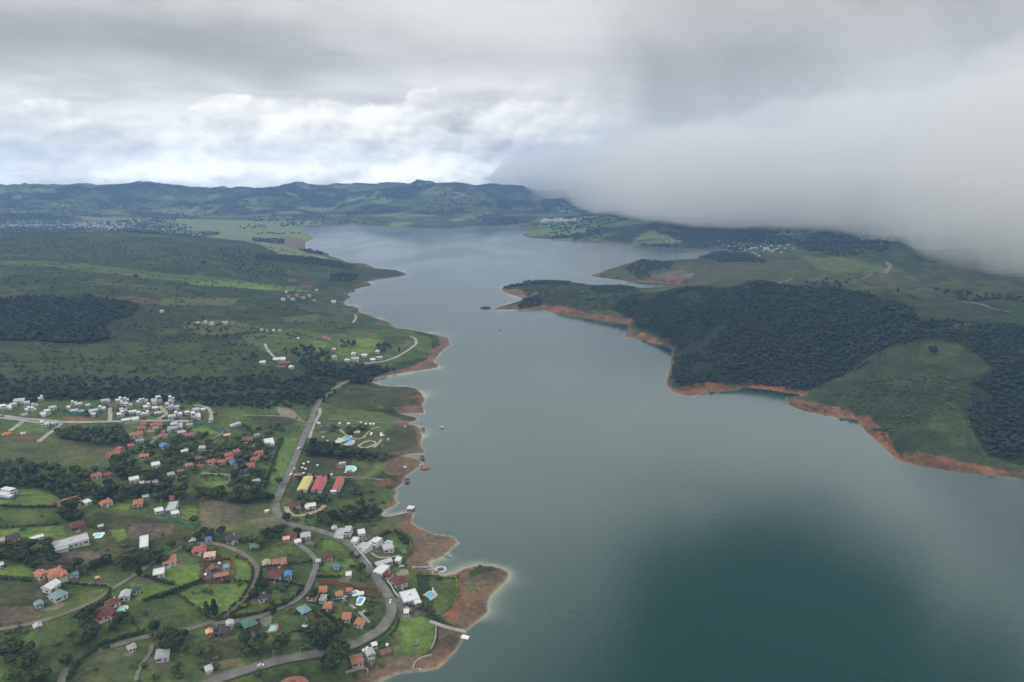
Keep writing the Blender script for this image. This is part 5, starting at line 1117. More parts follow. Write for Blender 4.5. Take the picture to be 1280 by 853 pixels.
wallthing("construction_fence", [(207,646),(225,653),(243,662),(249,655)], 2.6, .3, M_GNET, "green net fence below the stepped villa", "fence", True)
wallthing("estate_wall", [(-10,522),(20,525.5),(45,529),(62,530)], 2.0, .5, WALL["white"], "white wall along the lower side of the estate street")
wallthing("field_fence", [(252,592),(268,593),(287,594)], 1.0, .3, WALL["white"], "white painted line fence across the football lawn", "fence")
# ---- boats and pontoons
def loft(sec):
    v, f = [], []; n_ = len(sec[0])
    for s_ in sec: v += s_
    for i in range(len(sec) - 1):
        for j in range(n_ - 1): a = i * n_ + j; f.append((a, a + n_, a + n_ + 1, a + 1))
    f.append(tuple(range(n_))[::-1]); f.append(tuple(range((len(sec) - 1) * n_, len(sec) * n_))); return v, f
def boat(px, py, rot, ln, label, roof=False, hull=None):
    x, y = unproj(px, py); o = root("motorboat", float(x), float(y), 0.0, R(rot), label, "boat"); b = ln * .19; sec = []
    for t in (0, .25, .5, .75, .92, 1.0):
        w_ = b * (1 - max(0, t - .45) ** 2 * 3.1); w_ = max(w_, .06); xx = (t - .5) * ln; sh = .75 + .35 * t * t
        sec.append([(xx, -w_, sh), (xx, -w_ * .75, .0), (xx, 0, -.25), (xx, w_ * .75, .0), (xx, w_, sh)])
    mk("hull", [loft(sec)], hull or M_WHITE, o)
    mk("deck", [([(-ln * .48, -b * .8, .62), (ln * .18, -b * .8, .66), (ln * .18, b * .8, .66), (-ln * .48, b * .8, .62)], [(0, 1, 2, 3)]), boxv(-ln * .3, -b * .6, .62, -ln * .2, b * .6, 1.0), boxv(-ln * .1, -b * .6, .64, 0, b * .6, 1.0)], M_WOODP, o)
    mk("windscreen", [([(ln * .1, -b * .75, .7), (ln * .1, b * .75, .7), (ln * .03, b * .65, 1.35), (ln * .03, -b * .65, 1.35)], [(0, 1, 2, 3)])], M_GLASS, o)
    mk("outboard_motor", [boxv(-ln * .53, -.22, .1, -ln * .49, .22, 1.15)], M_DKGREY, o)
    if roof:
        mk("canopy", [boxv(-ln * .35, -b * .85, 2.1, ln * .1, b * .85, 2.2)] + [boxv(q * ln - .04, p * b * .8 - .04, .6, q * ln + .04, p * b * .8 + .04, 2.1) for q in (-.33, .08) for p in (-1, 1)], M_WHITE, o)
    return o
boat(552, 535.5, 200, 8, "white motorboat crossing the water off the lake park", True)
boat(559.5, 695.5, -6, 7, "long white boat moored off the brown point")
boat(528, 540.5, 80, 7, "small boat tied at the olive meadow's pontoon"); boat(526.5, 582, 150, 6, "small white boat pulled up beside the oval pontoon")
boat(522, 838.5, 12, 6, "white boat at the stone terraces", False); boat(625, 0 + 413, 60, 9, "tiny dark boat alone in mid lake", False, M_DKGREY)
boat(546, 715.5, 10, 5, "small grey boat beside the round floating platform", False, M_DKGREY)
def pontoon(px, py, rot, a, b, label, roofm, walk=8):
    x, y = unproj(px, py); o = root("floating_pontoon", float(x), float(y), 0.0, R(rot), label, "pontoon")
    mk("float_deck", [boxv(-a, -b, -.3, a, b, .5)], M_WOODP, o); mk("walkway", [boxv(-a - walk, -.7, .15, -a - .02, .7, .42)], M_WOODP, o)
    for i in (-1, 1):
        for j in (-1, 1): mk("post", [boxv(i * a * .8 - .1, j * b * .8 - .1, .5, i * a * .8 + .1, j * b * .8 + .1, 3.0)], M_STEEL, o)
    mk("roof", [prism_roof(-a, -b, a, b, 3.0, 1.1, .3, True)], roofm, o); return o
pontoon(513.5, 637.5, 80, 3.6, 3.4, "red and white floating kiosk off the brown point", ROOF["white"], 5)
pontoon(528.6, 538, 0, 2.6, 2.6, "dark roofed boat pontoon of the olive meadow", ROOF["dark"], 7); pontoon(528, 573.5, 10, 2.6, 2.4, "dark roofed pontoon at the brown headland tip", ROOF["dark"], 4); pontoon(509, 602, -10, 2.4, 2.2, "small dark pontoon in the shallow brown bay", ROOF["dark"], 5)
x, y = unproj(531.6, 585.5); o = root("oval_pontoon", float(x), float(y), 0, 0, "oval red decked pontoon with a dark rim", "pontoon"); P = ellipse(6.5, 4.5); Q = ellipse(5.2, 3.4)
mk("rim", [ring(P, Q, -.3, .7)], M_DKGREY, o); mk("deck", [slab(Q, -.2, .45)], M_REDP, o); mk("canopy", [slab(ellipse(2.6, 1.8), 2.3, 2.45)], M_REDP, o); [mk("post", [boxv(q - .08, -.08, .45, q + .08, .08, 2.3)], M_STEEL, o) for q in (-1.8, 1.8)]
x, y = unproj(551, 712.5); o = root("round_floating_platform", float(x), float(y), 0, 0, "round pale ringed floating platform with a dark centre", "platform"); P = ellipse(5.6, 5.6); Q = ellipse(3.3, 3.3)
mk("ring_deck", [ring(P, Q, -.3, .6)], simple("pale_grey_deck", (.4, .41, .42), .6), o); mk("net_centre", [slab(Q, -.2, .2)], M_DKGREY, o); mk("gangway", [boxv(-17, -.8, .2, -5.5, .8, .5)], M_STEEL, o)
x, y = unproj(581.5, 797); o = root("landing_stage", float(x), float(y), 0, R(-20), "little white landing stage at the end of the pale path", "jetty"); mk("deck", [boxv(-3, -2, -.2, 3, 2, .5)], M_WHITE, o); mk("walkway", [boxv(-8, -.7, .1, -3.02, .7, .4)], M_WOODP, o)
# rock off the peninsula tip
bm = bmesh.new(); bmesh.ops.create_icosphere(bm, subdivisions=3, radius=1)
for v in bm.verts: q = 1 + .35 * (math.sin(v.co.x * 5 + 1) * math.cos(v.co.y * 4) * .5 + .3 * math.sin(v.co.z * 9 + v.co.x * 7)); v.co = (v.co.x * 14 * q, v.co.y * 6 * q, v.co.z * 4.5 * q)
me = bpy.data.meshes.new("rock_islet"); bm.to_mesh(me); bm.free(); me.materials.append(simple("dark_rock", (.05, .06, .045), .9, .3)); x, y = unproj(607, 385.3); o = link("rock_islet", me, None, (float(x), float(y), .3)); tag(o, "dark rocky islet off the tip of the forested peninsula", "rock")
# ---- cars
def car(px, py, rot, mat, label, van=False):
    x, y, z = at(px, py); o = root("van" if van else "parked_car", x, y, z + .32, R(rot), label, "van" if van else "car"); hb = 1.9 if van else .85
    pr = [(-2.2, .35), (-2.15, .85), (-1.2, .95), (1.1, .92), (2.1, .78), (2.2, .35)] if not van else [(-2.4, .35), (-2.4, 2.1), (1.3, 2.1), (2.0, 1.2), (2.45, 1.05), (2.5, .35)]
    def ext(pr_, w_): n_ = len(pr_); v = [(a, -w_, b) for a, b in pr_] + [(a, w_, b) for a, b in pr_]; return v, [tuple(range(n_)), tuple(range(2 * n_ - 1, n_ - 1, -1))] + [((i + 1) % n_, i, n_ + i, n_ + (i + 1) % n_) for i in range(n_)]
    b_ = mk("body", [ext(pr, .87)], mat, o)
    if not van: mk("cabin", [ext([(-1.5, .93), (-1.1, 1.42), (.35, 1.45), (1.0, .93)], .76)], M_GLASS, o); mk("car_roof", [boxv(-1.05, -.74, 1.44, .32, .74, 1.5)], mat, o)
    else: mk("windscreen", [([(1.36, -.75, 2.0), (1.36, .75, 2.0), (2.02, .75, 1.28), (2.02, -.75, 1.28)], [(0, 3, 2, 1)])], M_GLASS, o)
    for i in (-1.35, 1.4):
        for j in (-.82, .82):
            n_ = 12; v = [(i + .33 * math.cos(6.283 * k / n_), j + s_ * .11, .33 + .33 * math.sin(6.283 * k / n_)) for s_ in (-1, 1) for k in range(n_)]
            mk("wheel", [(v, [tuple(range(n_ - 1, -1, -1)), tuple(range(n_, 2 * n_))] + [(k, (k + 1) % n_, n_ + (k + 1) % n_, n_ + k) for k in range(n_)])], M_RUB, o)
    return o
car(374, 562, 80, M_WHITE, "white van on the coast road beside the park hedge", True); car(368, 587, 75, M_WHITE, "white car on the coast road above the gatehouse"); car(364, 594.5, 72, M_WHITE, "white van on the road verge left of the gatehouse", True)
car(456.5, 766, 20, M_WHITE, "white car on the small lot inside the compound"); car(461.5, 765, 15, M_DARKP, "dark red car beside the white one on the small lot"); car(431, 748, 70, M_WHITE, "white car in front of the second orange cottage"); car(435, 748.5, 70, M_DKGREY, "dark car right of the white one at the orange cottages")
car(417.5, 752, 30, M_DKGREY, "dark grey car on the compound drive"); car(456, 706, -52, M_STEEL, "grey car driving past the lakeside villas"); car(488, 753, -88, M_WHITE, "white car on the coast road bend"); car(502, 709, 20, M_WHITE, "white car on the dark paved yard"); car(398, 714, 80, M_DKGREY, "dark car on the village lane below the gate kiosk"); car(326, 668 + 165, 14, M_WHITE, "white car on the lower road near the bottom edge")
# ---- poles, parasols, folly
def pole(px, py, h_, label, lamp=False):
    x, y, z = at(px, py); o = root("street_lamp" if lamp else "power_pole", x, y, z, R(20), label, "street lamp" if lamp else "power pole"); P = ellipse(.17, .17, 8)
    mk("pole", [slab(P, -.5, h_)], M_STONE if not lamp else M_STEEL, o); mk("crossarm" if not lamp else "lamp_arm", [boxv(-1.1 if not lamp else 0, -.07, h_ - .6, 1.1 if not lamp else 1.9, .07, h_ - .45)], M_STEEL, o)
    if lamp: mk("lamp_head", [boxv(1.5, -.2, h_ - .75, 2.3, .2, h_ - .62)], M_STEEL, o)
    else: [mk("insulator", [slab([(q + a, b) for a, b in ellipse(.08, .08, 6)], h_ - .45, h_ - .2)], M_WHITE, o) for q in (-.9, 0, .9)]
pole(285.6, 773, 12, "power pole by the small white roofed house"); pole(313, 693, 11, "power pole beside the upper road curve"); pole(342.6, 829, 10, "street lamp on the lower road", True); pole(376, 825, 10, "street lamp further right along the lower road", True); pole(369.7, 754, 10, "power pole above the grey green roofed house"); pole(173, 640, 11, "power pole in the meadow under the orange terracotta house"); pole(537.7, 811, 4, "short white post at the lake edge of the round lawn")
for i, (a, b) in enumerate([(378, 586.5), (379.7, 581.5), (385.7, 579.5), (382, 588), (397, 583.5), (379.5, 593.5), (414.5, 595), (409, 553), (404, 548), (479, 546)]):
    x, y, z = at(a, b); lab = ["white parasol, left in the group above the sheds", "white parasol, second up in the group above the sheds", "white parasol at the top of the group above the sheds", "white parasol in the middle of the group above the sheds", "white parasol standing alone right of the group above the sheds", "white parasol just above the yellow shed", "white parasol above the narrow red shed", "white parasol left of the empty grey basin", "white parasol below the black roofed lodge", "white parasol right of the round garden"][i]
    o = root("parasol", x, y, z, 0, lab, "parasol", "white parasols"); P = ellipse(1.7, 1.7, 10); mk("canopy", [([(p[0], p[1], 2.2) for p in P] + [(0, 0, 2.9)], [(k, (k + 1) % 10, 10) for k in range(10)] + [tuple(range(9, -1, -1))])], M_WHITE, o)
    mk("pole", [boxv(-.05, -.05, 0, .05, .05, 2.4)], M_STEEL, o); mk("table", [slab(ellipse(.8, .8, 10), .7, .78)], M_WHITE, o)
x, y, z = at(541.5, 742); o = root("garden_tower", x, y, z, 0, "little pointed white garden tower beside the blue pool", "tower"); mk("base", [slab(ellipse(2.2, 2.2, 12), -1, 1.2)], M_WHITE, o); P = ellipse(1.1, 1.1, 12)
mk("spire", [([(p[0], p[1], 1.2) for p in P] + [(p[0] * .6, p[1] * .6, 4.2) for p in P] + [(0, 0, 7)], [(k, (k + 1) % 12, 12 + (k + 1) % 12, 12 + k) for k in range(12)] + [(12 + k, 12 + (k + 1) % 12, 24) for k in range(12)])], M_WHITE, o)
x, y, z = at(520, 807); o = root("sailing_dinghy", x, y, z + .3, R(20), "small grey dinghy with a leaning white mast on the round lawn", "boat"); sec = []
for t in (0, .3, .6, .85, 1.0): w_ = max(.9 * (1 - max(0, t - .4) ** 2 * 2.6), .05); sec.append([((t - .5) * 5, -w_, .8), ((t - .5) * 5, -w_ * .7, .1), ((t - .5) * 5, 0, -.1), ((t - .5) * 5, w_ * .7, .1), ((t - .5) * 5, w_, .8)])
mk("hull", [loft(sec)], simple("grey_blue_hull", (.18, .24, .30), .5), o); mk("mast", [([(.2, -.08, .4), (.36, -.08, .4), (.36, .08, .4), (.2, .08, .4), (2.1, -.05, 6), (2.2, -.05, 6), (2.2, .05, 6), (2.1, .05, 6)], [(0, 1, 5, 4), (1, 2, 6, 5), (2, 3, 7, 6), (3, 0, 4, 7), (4, 5, 6, 7)])], M_WHITE, o)
for a, b, l_ in ((454.5, 815, "white water tank left of the pale boathouse"), (458.8, 812.5, "white water tank above the pale boathouse"), (257, 720, "white spherical tank in the farmyard corner"), (274.5, 706, "white spherical tank by the teal pool shed"), (484, 808, "white domed gazebo beside the brown deck")):  # the last entry is a gazebo dome, built with the tank shape
    x, y, z = at(a, b); bm = bmesh.new(); bmesh.ops.create_uvsphere(bm, u_segments=16, v_segments=10, radius=1.25); me = bpy.data.meshes.new("water_tank"); bm.to_mesh(me); bm.free(); me.materials.append(M_WHITE)
    o = root("water_tank", x, y, z, 0, l_, "tank"); q = link("tank_shell", me, o, (0, 0, 1.3)); mk("tank_base", [slab(ellipse(1.0, 1.0, 12), -.5, .35)], M_STONE, o)
# big round red roof at the bottom edge
x, y, z = at(367, 861); o = root("round_hall", x, y, z, 0, "round red roofed hall cut by the bottom edge", "hall"); built.append((x, y, 14)); P = ellipse(8.6, 6.4, 24); Q = ellipse(10.2, 8, 24); K = ellipse(3.4, 2.6, 24)
mk("wall", [slab(P, -2, 3.5)], WALL["cream"], o); mk("roof", [([(p[0], p[1], 3.4) for p in Q] + [(p[0], p[1], 6.2) for p in K] + [(p[0], p[1], 5.2) for p in [(a * .7, b * .7) for a, b in K]], [(k, (k + 1) % 24, 24 + (k + 1) % 24, 24 + k) for k in range(24)] + [(24 + k, 24 + (k + 1) % 24, 48 + (k + 1) % 24, 48 + k) for k in range(24)] + [tuple(range(23, -1, -1))])], ROOF["red"], o)
mk("courtyard", [slab([(a * .72, b * .72) for a, b in K], 5.0, 5.25)], M_DKGREY, o)
[mk("window", [boxv(q - .8, -6.5, 1, q + .8, -6.35, 2.4)], M_GLASS, o) for q in (-1.2, 1.2)]
# ---- distant towns: tiny houses, one object each for the nearest, the rest one mass
def tiny(w_, d_, h_, rm_, nm="distant_house"):
    v, f = boxv(-w_ / 2, -d_ / 2, -3, w_ / 2, d_ / 2, h_); v2, f2 = prism_roof(-w_ / 2, -d_ / 2, w_ / 2, d_ / 2, h_, w_ * .22, .3, True); n_ = len(v)
    me = bpy.data.meshes.new(nm); me.from_pydata(v + v2, [], f + [tuple(i + n_ for i in q) for q in f2]); me.materials.append(WALL["white"]); me.materials.append(rm_)
    for k, q in enumerate(me.polygons): q.material_index = 0 if k < 6 else 1
    return me
WALL["white"] = WALL["grey"]
TN = [tiny(15, 12, 5, ROOF["pale"]), tiny(13, 11, 5, ROOF["pale"]), tiny(15, 12, 5, ROOF["terracotta"]), tiny(18, 12, 6, ROOF["pale"]), tiny(12, 10, 5, ROOF["orange"])]
rt_ = random.Random(4)
def village(n_, gen, sc_, label, group):
    for i in range(n_):
        a, b = gen(i); x, y, z = at(a, b)
        if float(sdat(np.array([x]), np.array([y]))[0]) < 15: continue
        o = link("distant_house", TN[rt_.choice((0, 0, 1, 1, 1, 2, 3, 4))], None, (x, y, z), rt_.random() * 3); o.scale = (sc_,) * 3; tag(o, label, "house", group)
village(48, lambda i: (rt_.gauss(955, 26), 310 + rt_.gauss(0, 5.5)), .72, "tiny pale house among trees of the village across the water", "houses of the village across the water")
village(22, lambda i: (rt_.gauss(1085, 18), 297 + rt_.gauss(0, 4)), .85, "tiny pale house on the hillside right under the mist", "hillside houses under the mist")
village(10, lambda i: (rt_.uniform(815, 850), rt_.uniform(296, 306)), .75, "tiny pale house above the red shore of the far bay", "houses above the red far shore")
village(45, lambda i: (rt_.gauss(145, 28), 284.5 + rt_.gauss(0, 1.8)), .95, "tiny pale house of the distant town on the left plain", "houses of the distant town")
VV, FF, FM, off = [], [], [], 0
for i in range(230):
    a, b = (rt_.gauss(135, 34), rt_.gauss(281.5, 2.8)) if i < 150 else (rt_.uniform(-20, 120), rt_.gauss(282, 2.2)); x, y, z = at(a, b); me = TN[rt_.choice((0, 1, 1, 2, 3))]; s = .9; q = rt_.random() * 3; c_, s_ = math.cos(q) * s, math.sin(q) * s
    v = np.array([w_.co[:] for w_ in me.vertices]); v = np.stack([v[:, 0] * c_ - v[:, 1] * s_ + x, v[:, 0] * s_ + v[:, 1] * c_ + y, v[:, 2] * s + z], 1); VV += v.tolist()
    for p in me.polygons: FF.append(tuple(k + off for k in p.vertices)); FM.append(p.material_index if p.material_index == 0 else (1 if me is not TN[2] else 2))
    off += len(v)
me = bpy.data.meshes.new("distant_town"); me.from_pydata(VV, [], FF); [me.materials.append(q) for q in (WALL["white"], ROOF["pale"], ROOF["terracotta"])]; me.polygons.foreach_set("material_index", FM)
tag(link("distant_town", me), "far off sprawl of tiny houses behind the left ridge", kind="stuff")
# ------------------------------------------------------------------ trees
def foliage_mat(name, base, var=.35):
    m, nt = new_mat(name); o = N(nt, "ShaderNodeOutputMaterial"); p = N(nt, "ShaderNodeBsdfPrincipled")
    g = N(nt, "ShaderNodeNewGeometry"); oi = N(nt, "ShaderNodeObjectInfo")
    nz = N(nt, "ShaderNodeTexNoise"); nz.inputs["Scale"].default_value = .045; nz.inputs["Detail"].default_value = 4; L(nt, g.outputs["Position"], nz.inputs["Vector"])
    n2_ = N(nt, "ShaderNodeTexNoise"); n2_.inputs["Scale"].default_value = .5; n2_.inputs["Detail"].default_value = 2; L(nt, g.outputs["Position"], n2_.inputs["Vector"])
    ri = mth(nt, "ADD", mth(nt, "MULTIPLY", g.outputs["Random Per Island"], .5), mth(nt, "MULTIPLY", n2_.outputs[0], .5))
    f = mth(nt, "ADD", mrange(nt, ri, .1, .9, 1 - var, 1 + var, False), mth(nt, "MULTIPLY", mth(nt, "SUBTRACT", oi.outputs["Random"], .5), .5))
    c = mixc(nt, mrange(nt, nz.outputs[0], .38, .64, 0, .9), base, (base[0] * 2.2, base[1] * 1.7, base[2] * 1.15))
    nb_ = N(nt, "ShaderNodeTexNoise"); nb_.inputs["Scale"].default_value = .13; nb_.inputs["Detail"].default_value = 2; L(nt, g.outputs["Position"], nb_.inputs["Vector"])
    c = mixc(nt, mrange(nt, nb_.outputs[0], .58, .72, 0, .55), c, (base[0] * 3.2, base[1] * 1.9, base[2] * 1.3))
    c = mixc(nt, 1.0, c, f, "MULTIPLY"); L(nt, c, p.inputs["Base Color"])
    p.inputs["Roughness"].default_value = .75; p.inputs["Specular IOR Level"].default_value = .2
    L(nt, p.outputs[0], o.inputs[0]); return m
M_TREE = foliage_mat("broadleaf_foliage", (.025, .043, .018)); M_OLIVE = foliage_mat("olive_foliage", (.045, .062, .020)); M_LIME = foliage_mat("lime_foliage", (.12, .16, .02), .2)
M_WOOD = foliage_mat("wood_foliage", (.014, .027, .019)); M_BARK = simple("bark", (.09, .07, .05), .9)
M_HEDGE = foliage_mat("hedge_foliage", (.022, .042, .016)); M_SCRUB = foliage_mat("scrub_foliage", (.037, .056, .025), .2)
def ico():
    bm = bmesh.new(); bmesh.ops.create_icosphere(bm, subdivisions=1, radius=1.0); bmesh.ops.subdivide_edges(bm, edges=bm.edges[:], cuts=0)
    v = np.array([q.co[:] for q in bm.verts]); f = np.array([[q.index for q in p.verts] for p in bm.faces]); bm.free(); return v, f
def ico2():
    bm = bmesh.new(); bmesh.ops.create_icosphere(bm, subdivisions=2, radius=1.0)
    v = np.array([q.co[:] for q in bm.verts]); f = np.array([[q.index for q in p.verts] for p in bm.faces]); bm.free(); return v, f
IV1, IF1 = ico(); IV2, IF2 = ico2()
def crown_template(seed, leaves=60, lobes=4, cone=False, core=True):
    """unit crown: radius about 1, base at z 0, top about 2 ; returns verts, tris"""
    r = np.random.default_rng(seed); V_, F_ = [], []; off = 0
    cs = [(0, 0, 1.0, .78)]
    for i in range(lobes):
        a = r.random() * 6.28; q = .35 + .25 * r.random(); z = .75 + .65 * r.random()
        cs.append((math.cos(a) * q, math.sin(a) * q, z, .42 + .2 * r.random()))
    if cone: cs = [(0, 0, .55, .55), (0, 0, 1.1, .42), (0, 0, 1.6, .26), (0, 0, 1.95, .13)]
    if core:
        for (cx, cy, cz, cr) in cs:
            iv, if_ = (IV2, IF2) if leaves > 150 and cr > .5 else (IV1, IF1)
            d = 1 + (r.random(len(iv)) - .5) * .45
            v = iv * d[:, None] * cr * .86 * np.array([1, 1, .9 if not cone else 1.2]) + (cx, cy, cz)
            V_.append(v); F_.append(if_ + off); off += len(v)
    for i in range(leaves):
        cx, cy, cz, cr = cs[r.integers(len(cs))]
        n_ = r.normal(size=3); n_[2] = abs(n_[2]) * .9 + (-.25 if r.random() < .3 else 0); n_ /= np.linalg.norm(n_)
        pnt = np.array([cx, cy, cz]) + n_ * cr * (.86 + .28 * r.random()) * np.array([1, 1, .9])
        nn = n_ + r.normal(size=3) * .55; nn /= np.linalg.norm(nn)
        t = np.cross(nn, [0.3, .1, 1]); t /= np.linalg.norm(t) + 1e-6; b = np.cross(nn, t)
        s = (.13 + .13 * r.random()) * (1.6 if leaves < 40 else 1.0)
        q = [pnt + t * s, pnt + b * s * .8, pnt - t * s, pnt - b * s * .8]
        V_.append(np.array(q)); F_.append(np.array([[0, 1, 2], [0, 2, 3]]) + off); off += 4
    return np.concatenate(V_), np.concatenate(F_)
CR_BIG = [crown_template(100 + i, 230, 6) for i in range(6)]
CR_MID = [crown_template(200 + i, 46, 3) for i in range(6)]
CR_FAR = [crown_template(300 + i, 14, 1) for i in range(5)]
CR_BUSH = [crown_template(400 + i, 12, 1) for i in range(5)]
CR_CONE = [crown_template(500 + i, 150, 4, True) for i in range(3)]
def scatter(poly, spacing, jit=.9, keep=1.0, seed=0, pad=None):
    P = np.array(poly, float)
    P[P[:, 0] >= 1280, 0] = 1380; P[P[:, 0] <= 0, 0] = -60; P[P[:, 1] >= 853, 1] = 930
    x, y, _ = hit(P[:, 0], P[:, 1]); r = np.random.default_rng(seed + 5)
    gx, gy = np.meshgrid(np.arange(x.min(), x.max(), spacing), np.arange(y.min(), y.max(), spacing))
    gx = gx.ravel() + (r.random(gx.size) - .5) * spacing * jit * 1.6; gy = gy.ravel() + (r.random(gy.size) - .5) * spacing * jit * 1.6
    k = inside_poly(gx, gy, x, y) & (r.random(gx.size) < keep)
    gx, gy = gx[k], gy[k]; k = sdat(gx, gy) > 6
    return gx[k], gy[k]
# label, outline, spacing, height range, kind, share kept
TREES = [
("dark broadleaf tree in the tall belt behind the white estate",[(0,494),(60,490),(130,491),(260,494),(330,492),(420,487),(400,503),(330,507),(260,503),(200,499),(120,498),(60,500),(0,503)],8,(7,11.5),"w",1),
("dense dark tree in the grove below the estate wall",[(66,536),(100,533),(150,531),(160,545),(155,553),(120,551),(90,546),(65,546)],8,(9,13),"t",1),
("dark tree in the curving belt between the long pastures",[(0,573),(35,573),(75,578),(110,585),(140,583),(150,590),(120,600),(90,598),(60,585),(20,580),(0,578)],8,(7,12),"t",.95),
("dark tree in the wide belt above the red roofed villas",[(0,592),(30,585),(60,588),(90,602),(130,607),(160,602),(220,611),(290,613),(345,614),(350,622),(290,626),(240,621),(200,622),(150,627),(110,624),(75,620),(40,606),(0,606)],8,(9,14),"t",1),
("tall dark tree beside the lane end of the red roofed quarter",[(140,578),(160,574),(168,590),(200,597),(212,609),(170,606),(145,592)],8,(10,15),"t",1),
("dark tree scattered among the red roofed gardens",[(205,560),(262,550),(300,545),(340,548),(335,572),(300,578),(262,572),(230,600),(205,598),(200,575)],8.5,(6,11),"t",.75),
("dark tree in the gardens between the two village lanes",[(150,553),(170,538),(200,528),(262,536),(260,545),(235,575),(210,600),(170,590)],8.5,(5,10),"t",.65),
("dark tree in the small garden grove by the tall pasture strip",[(300,582),(318,582),(338,588),(330,610),(300,612),(292,596)],9,(8,12),"t",.9),
("big round tree in the long dark row south of the pool park",[(381,554),(400,552),(430,561),(460,566),(470,569),(440,570),(400,567),(382,565)],9,(12,17),"t",1),
("dark tree along the strip behind the round garden",[(440,565),(485,562),(500,566),(490,571),(450,573)],9,(7,11),"t",.9),
("dark tree of the clump inside the pool park",[(436,529),(455,528),(457,545),(445,547),(436,542)],8,(9,13),"t",1),
("dark tree beside the dark roofed park house",[(410,528),(425,527),(428,534),(415,537)],8,(6,9),"t",.8),
("shrubby tree on the slope above the yellow and red sheds",[(300,530),(355,528),(352,545),(300,545)],10,(6,10),"t",.7),
("dark tree in the row behind the promontory hamlet",[(372,452),(400,456),(430,459),(455,456),(475,458),(500,462),(480,470),(460,478),(440,479),(425,474),(395,466)],9,(9,15),"w",1),
("dark tree of the knot on the promontory field",[(424,426),(443,424),(446,430),(428,434)],9,(8,11),"w",.9),
("dark tree around the promontory farm bend",[(470,430),(480,427),(492,433),(478,440),(470,436)],9,(7,10),"w",.8),
("dark tree in the ravine grove left of the promontory",[(375,430),(410,436),(412,450),(380,452),(365,440)],10,(7,11),"w",.8),
("dark conifer like tree south of the tan field",[(250,662),(300,664),(345,660),(362,645),(378,650),(372,672),(330,680),(300,672),(265,674),(250,671)],8.5,(7,12),"t",.9),
("dark tree behind the terracotta drive beside the coast road",[(352,634),(364,628),(366,640),(358,648)],8,(8,12),"t",1),
("dark tree in the wood above the lakeside white villas",[(385,646),(420,640),(450,628),(488,636),(472,648),(440,650),(410,654)],8,(8,13),"t",.95),
("dark tree in the belt left of the sheds gully",[(374,618),(430,612),(455,608),(470,612),(450,620),(420,624),(380,628)],9,(7,11),"t",.9),
("tall dark tree beside the two bottom cottages",[(385,786),(440,792),(440,805),(425,840),(400,838),(398,815),(385,805)],8.5,(13,19),"t",1),
("shady tree in the wood below the turquoise pool",[(305,797),(350,796),(372,806),(372,822),(330,828),(305,824),(297,806)],8.5,(9,14),"t",.9),
("dark tree behind the little brown farmhouses",[(188,784),(205,780),(212,792),(222,806),(228,830),(214,826),(208,808),(190,800)],8.5,(10,15),"t",1),
("dark tree left of the walled maroon house",[(95,770),(108,768),(122,790),(126,802),(104,812),(86,832),(82,826),(96,802)],8.5,(8,13),"t",1),
("dark tree in the thicket at the lower left corner",[(0,790),(35,792),(58,828),(56,853),(25,853),(10,825),(0,812)],8.5,(7,11),"t",.95),
("dark tree beside the pool garden of the maroon house",[(138,776),(160,778),(172,790),(150,796),(132,790)],9,(7,10),"t",.7),
("dark tree in the copse below the yellow house",[(10,682),(45,667),(60,682),(78,698),(88,710),(60,712),(30,705),(0,700),(0,684)],8.5,(9,13),"t",.95),
("dark tree in the sloping belt below the long white house",[(78,702),(130,699),(180,694),(215,680),(245,665),(256,668),(230,690),(190,704),(125,712),(92,715)],8.5,(7,12),"t",.95),
("dark tree around the thatched maroon house on the knoll",[(78,640),(98,634),(105,645),(100,658),(85,655)],8,(10,14),"t",1),
("dark shrub like tree in the hedged garden by the road bend",[(318,730),(345,728),(352,742),(335,760),(315,748)],10,(5,9),"t",.5),
("dark tree on the verge below the tan farmyard",[(200,795),(250,790),(262,800),(240,812),(205,812)],9,(7,11),"t",.75),
("garden tree beside the bending coast road",[(445,676),(450,700),(462,715),(455,740),(438,720),(430,690)],9,(5,9),"t",.55),
("dark tree along the lower road verge",[(300,838),(345,826),(390,812),(398,818),(350,834),(310,847)],9,(5,9),"t",.6),
("dark waterside tree on the bank above the cove",[(540,715),(556,719),(560,722),(545,722)],6,(4,6),"t",.8),
("leafy tree in the rough garden below the blue white villa",[(505,752),(540,755),(536,768),(515,768),(500,762)],8,(4,7),"t",.7),
("dark tree of the line between the blue roof lawn and the villas",[(395,720),(440,722),(470,735),(460,740),(420,728),(395,726)],9,(5,8),"t",.7),
("dark tree in the garden hedge of the oval lawn",[(490,668),(505,668),(514,680),(512,692),(508,680),(498,673)],6,(4,7),"t",.9),
("dark tree at the back of the white block hamlet",[(310,553),(345,550),(340,562),(318,562)],10,(6,9),"t",.3),
]
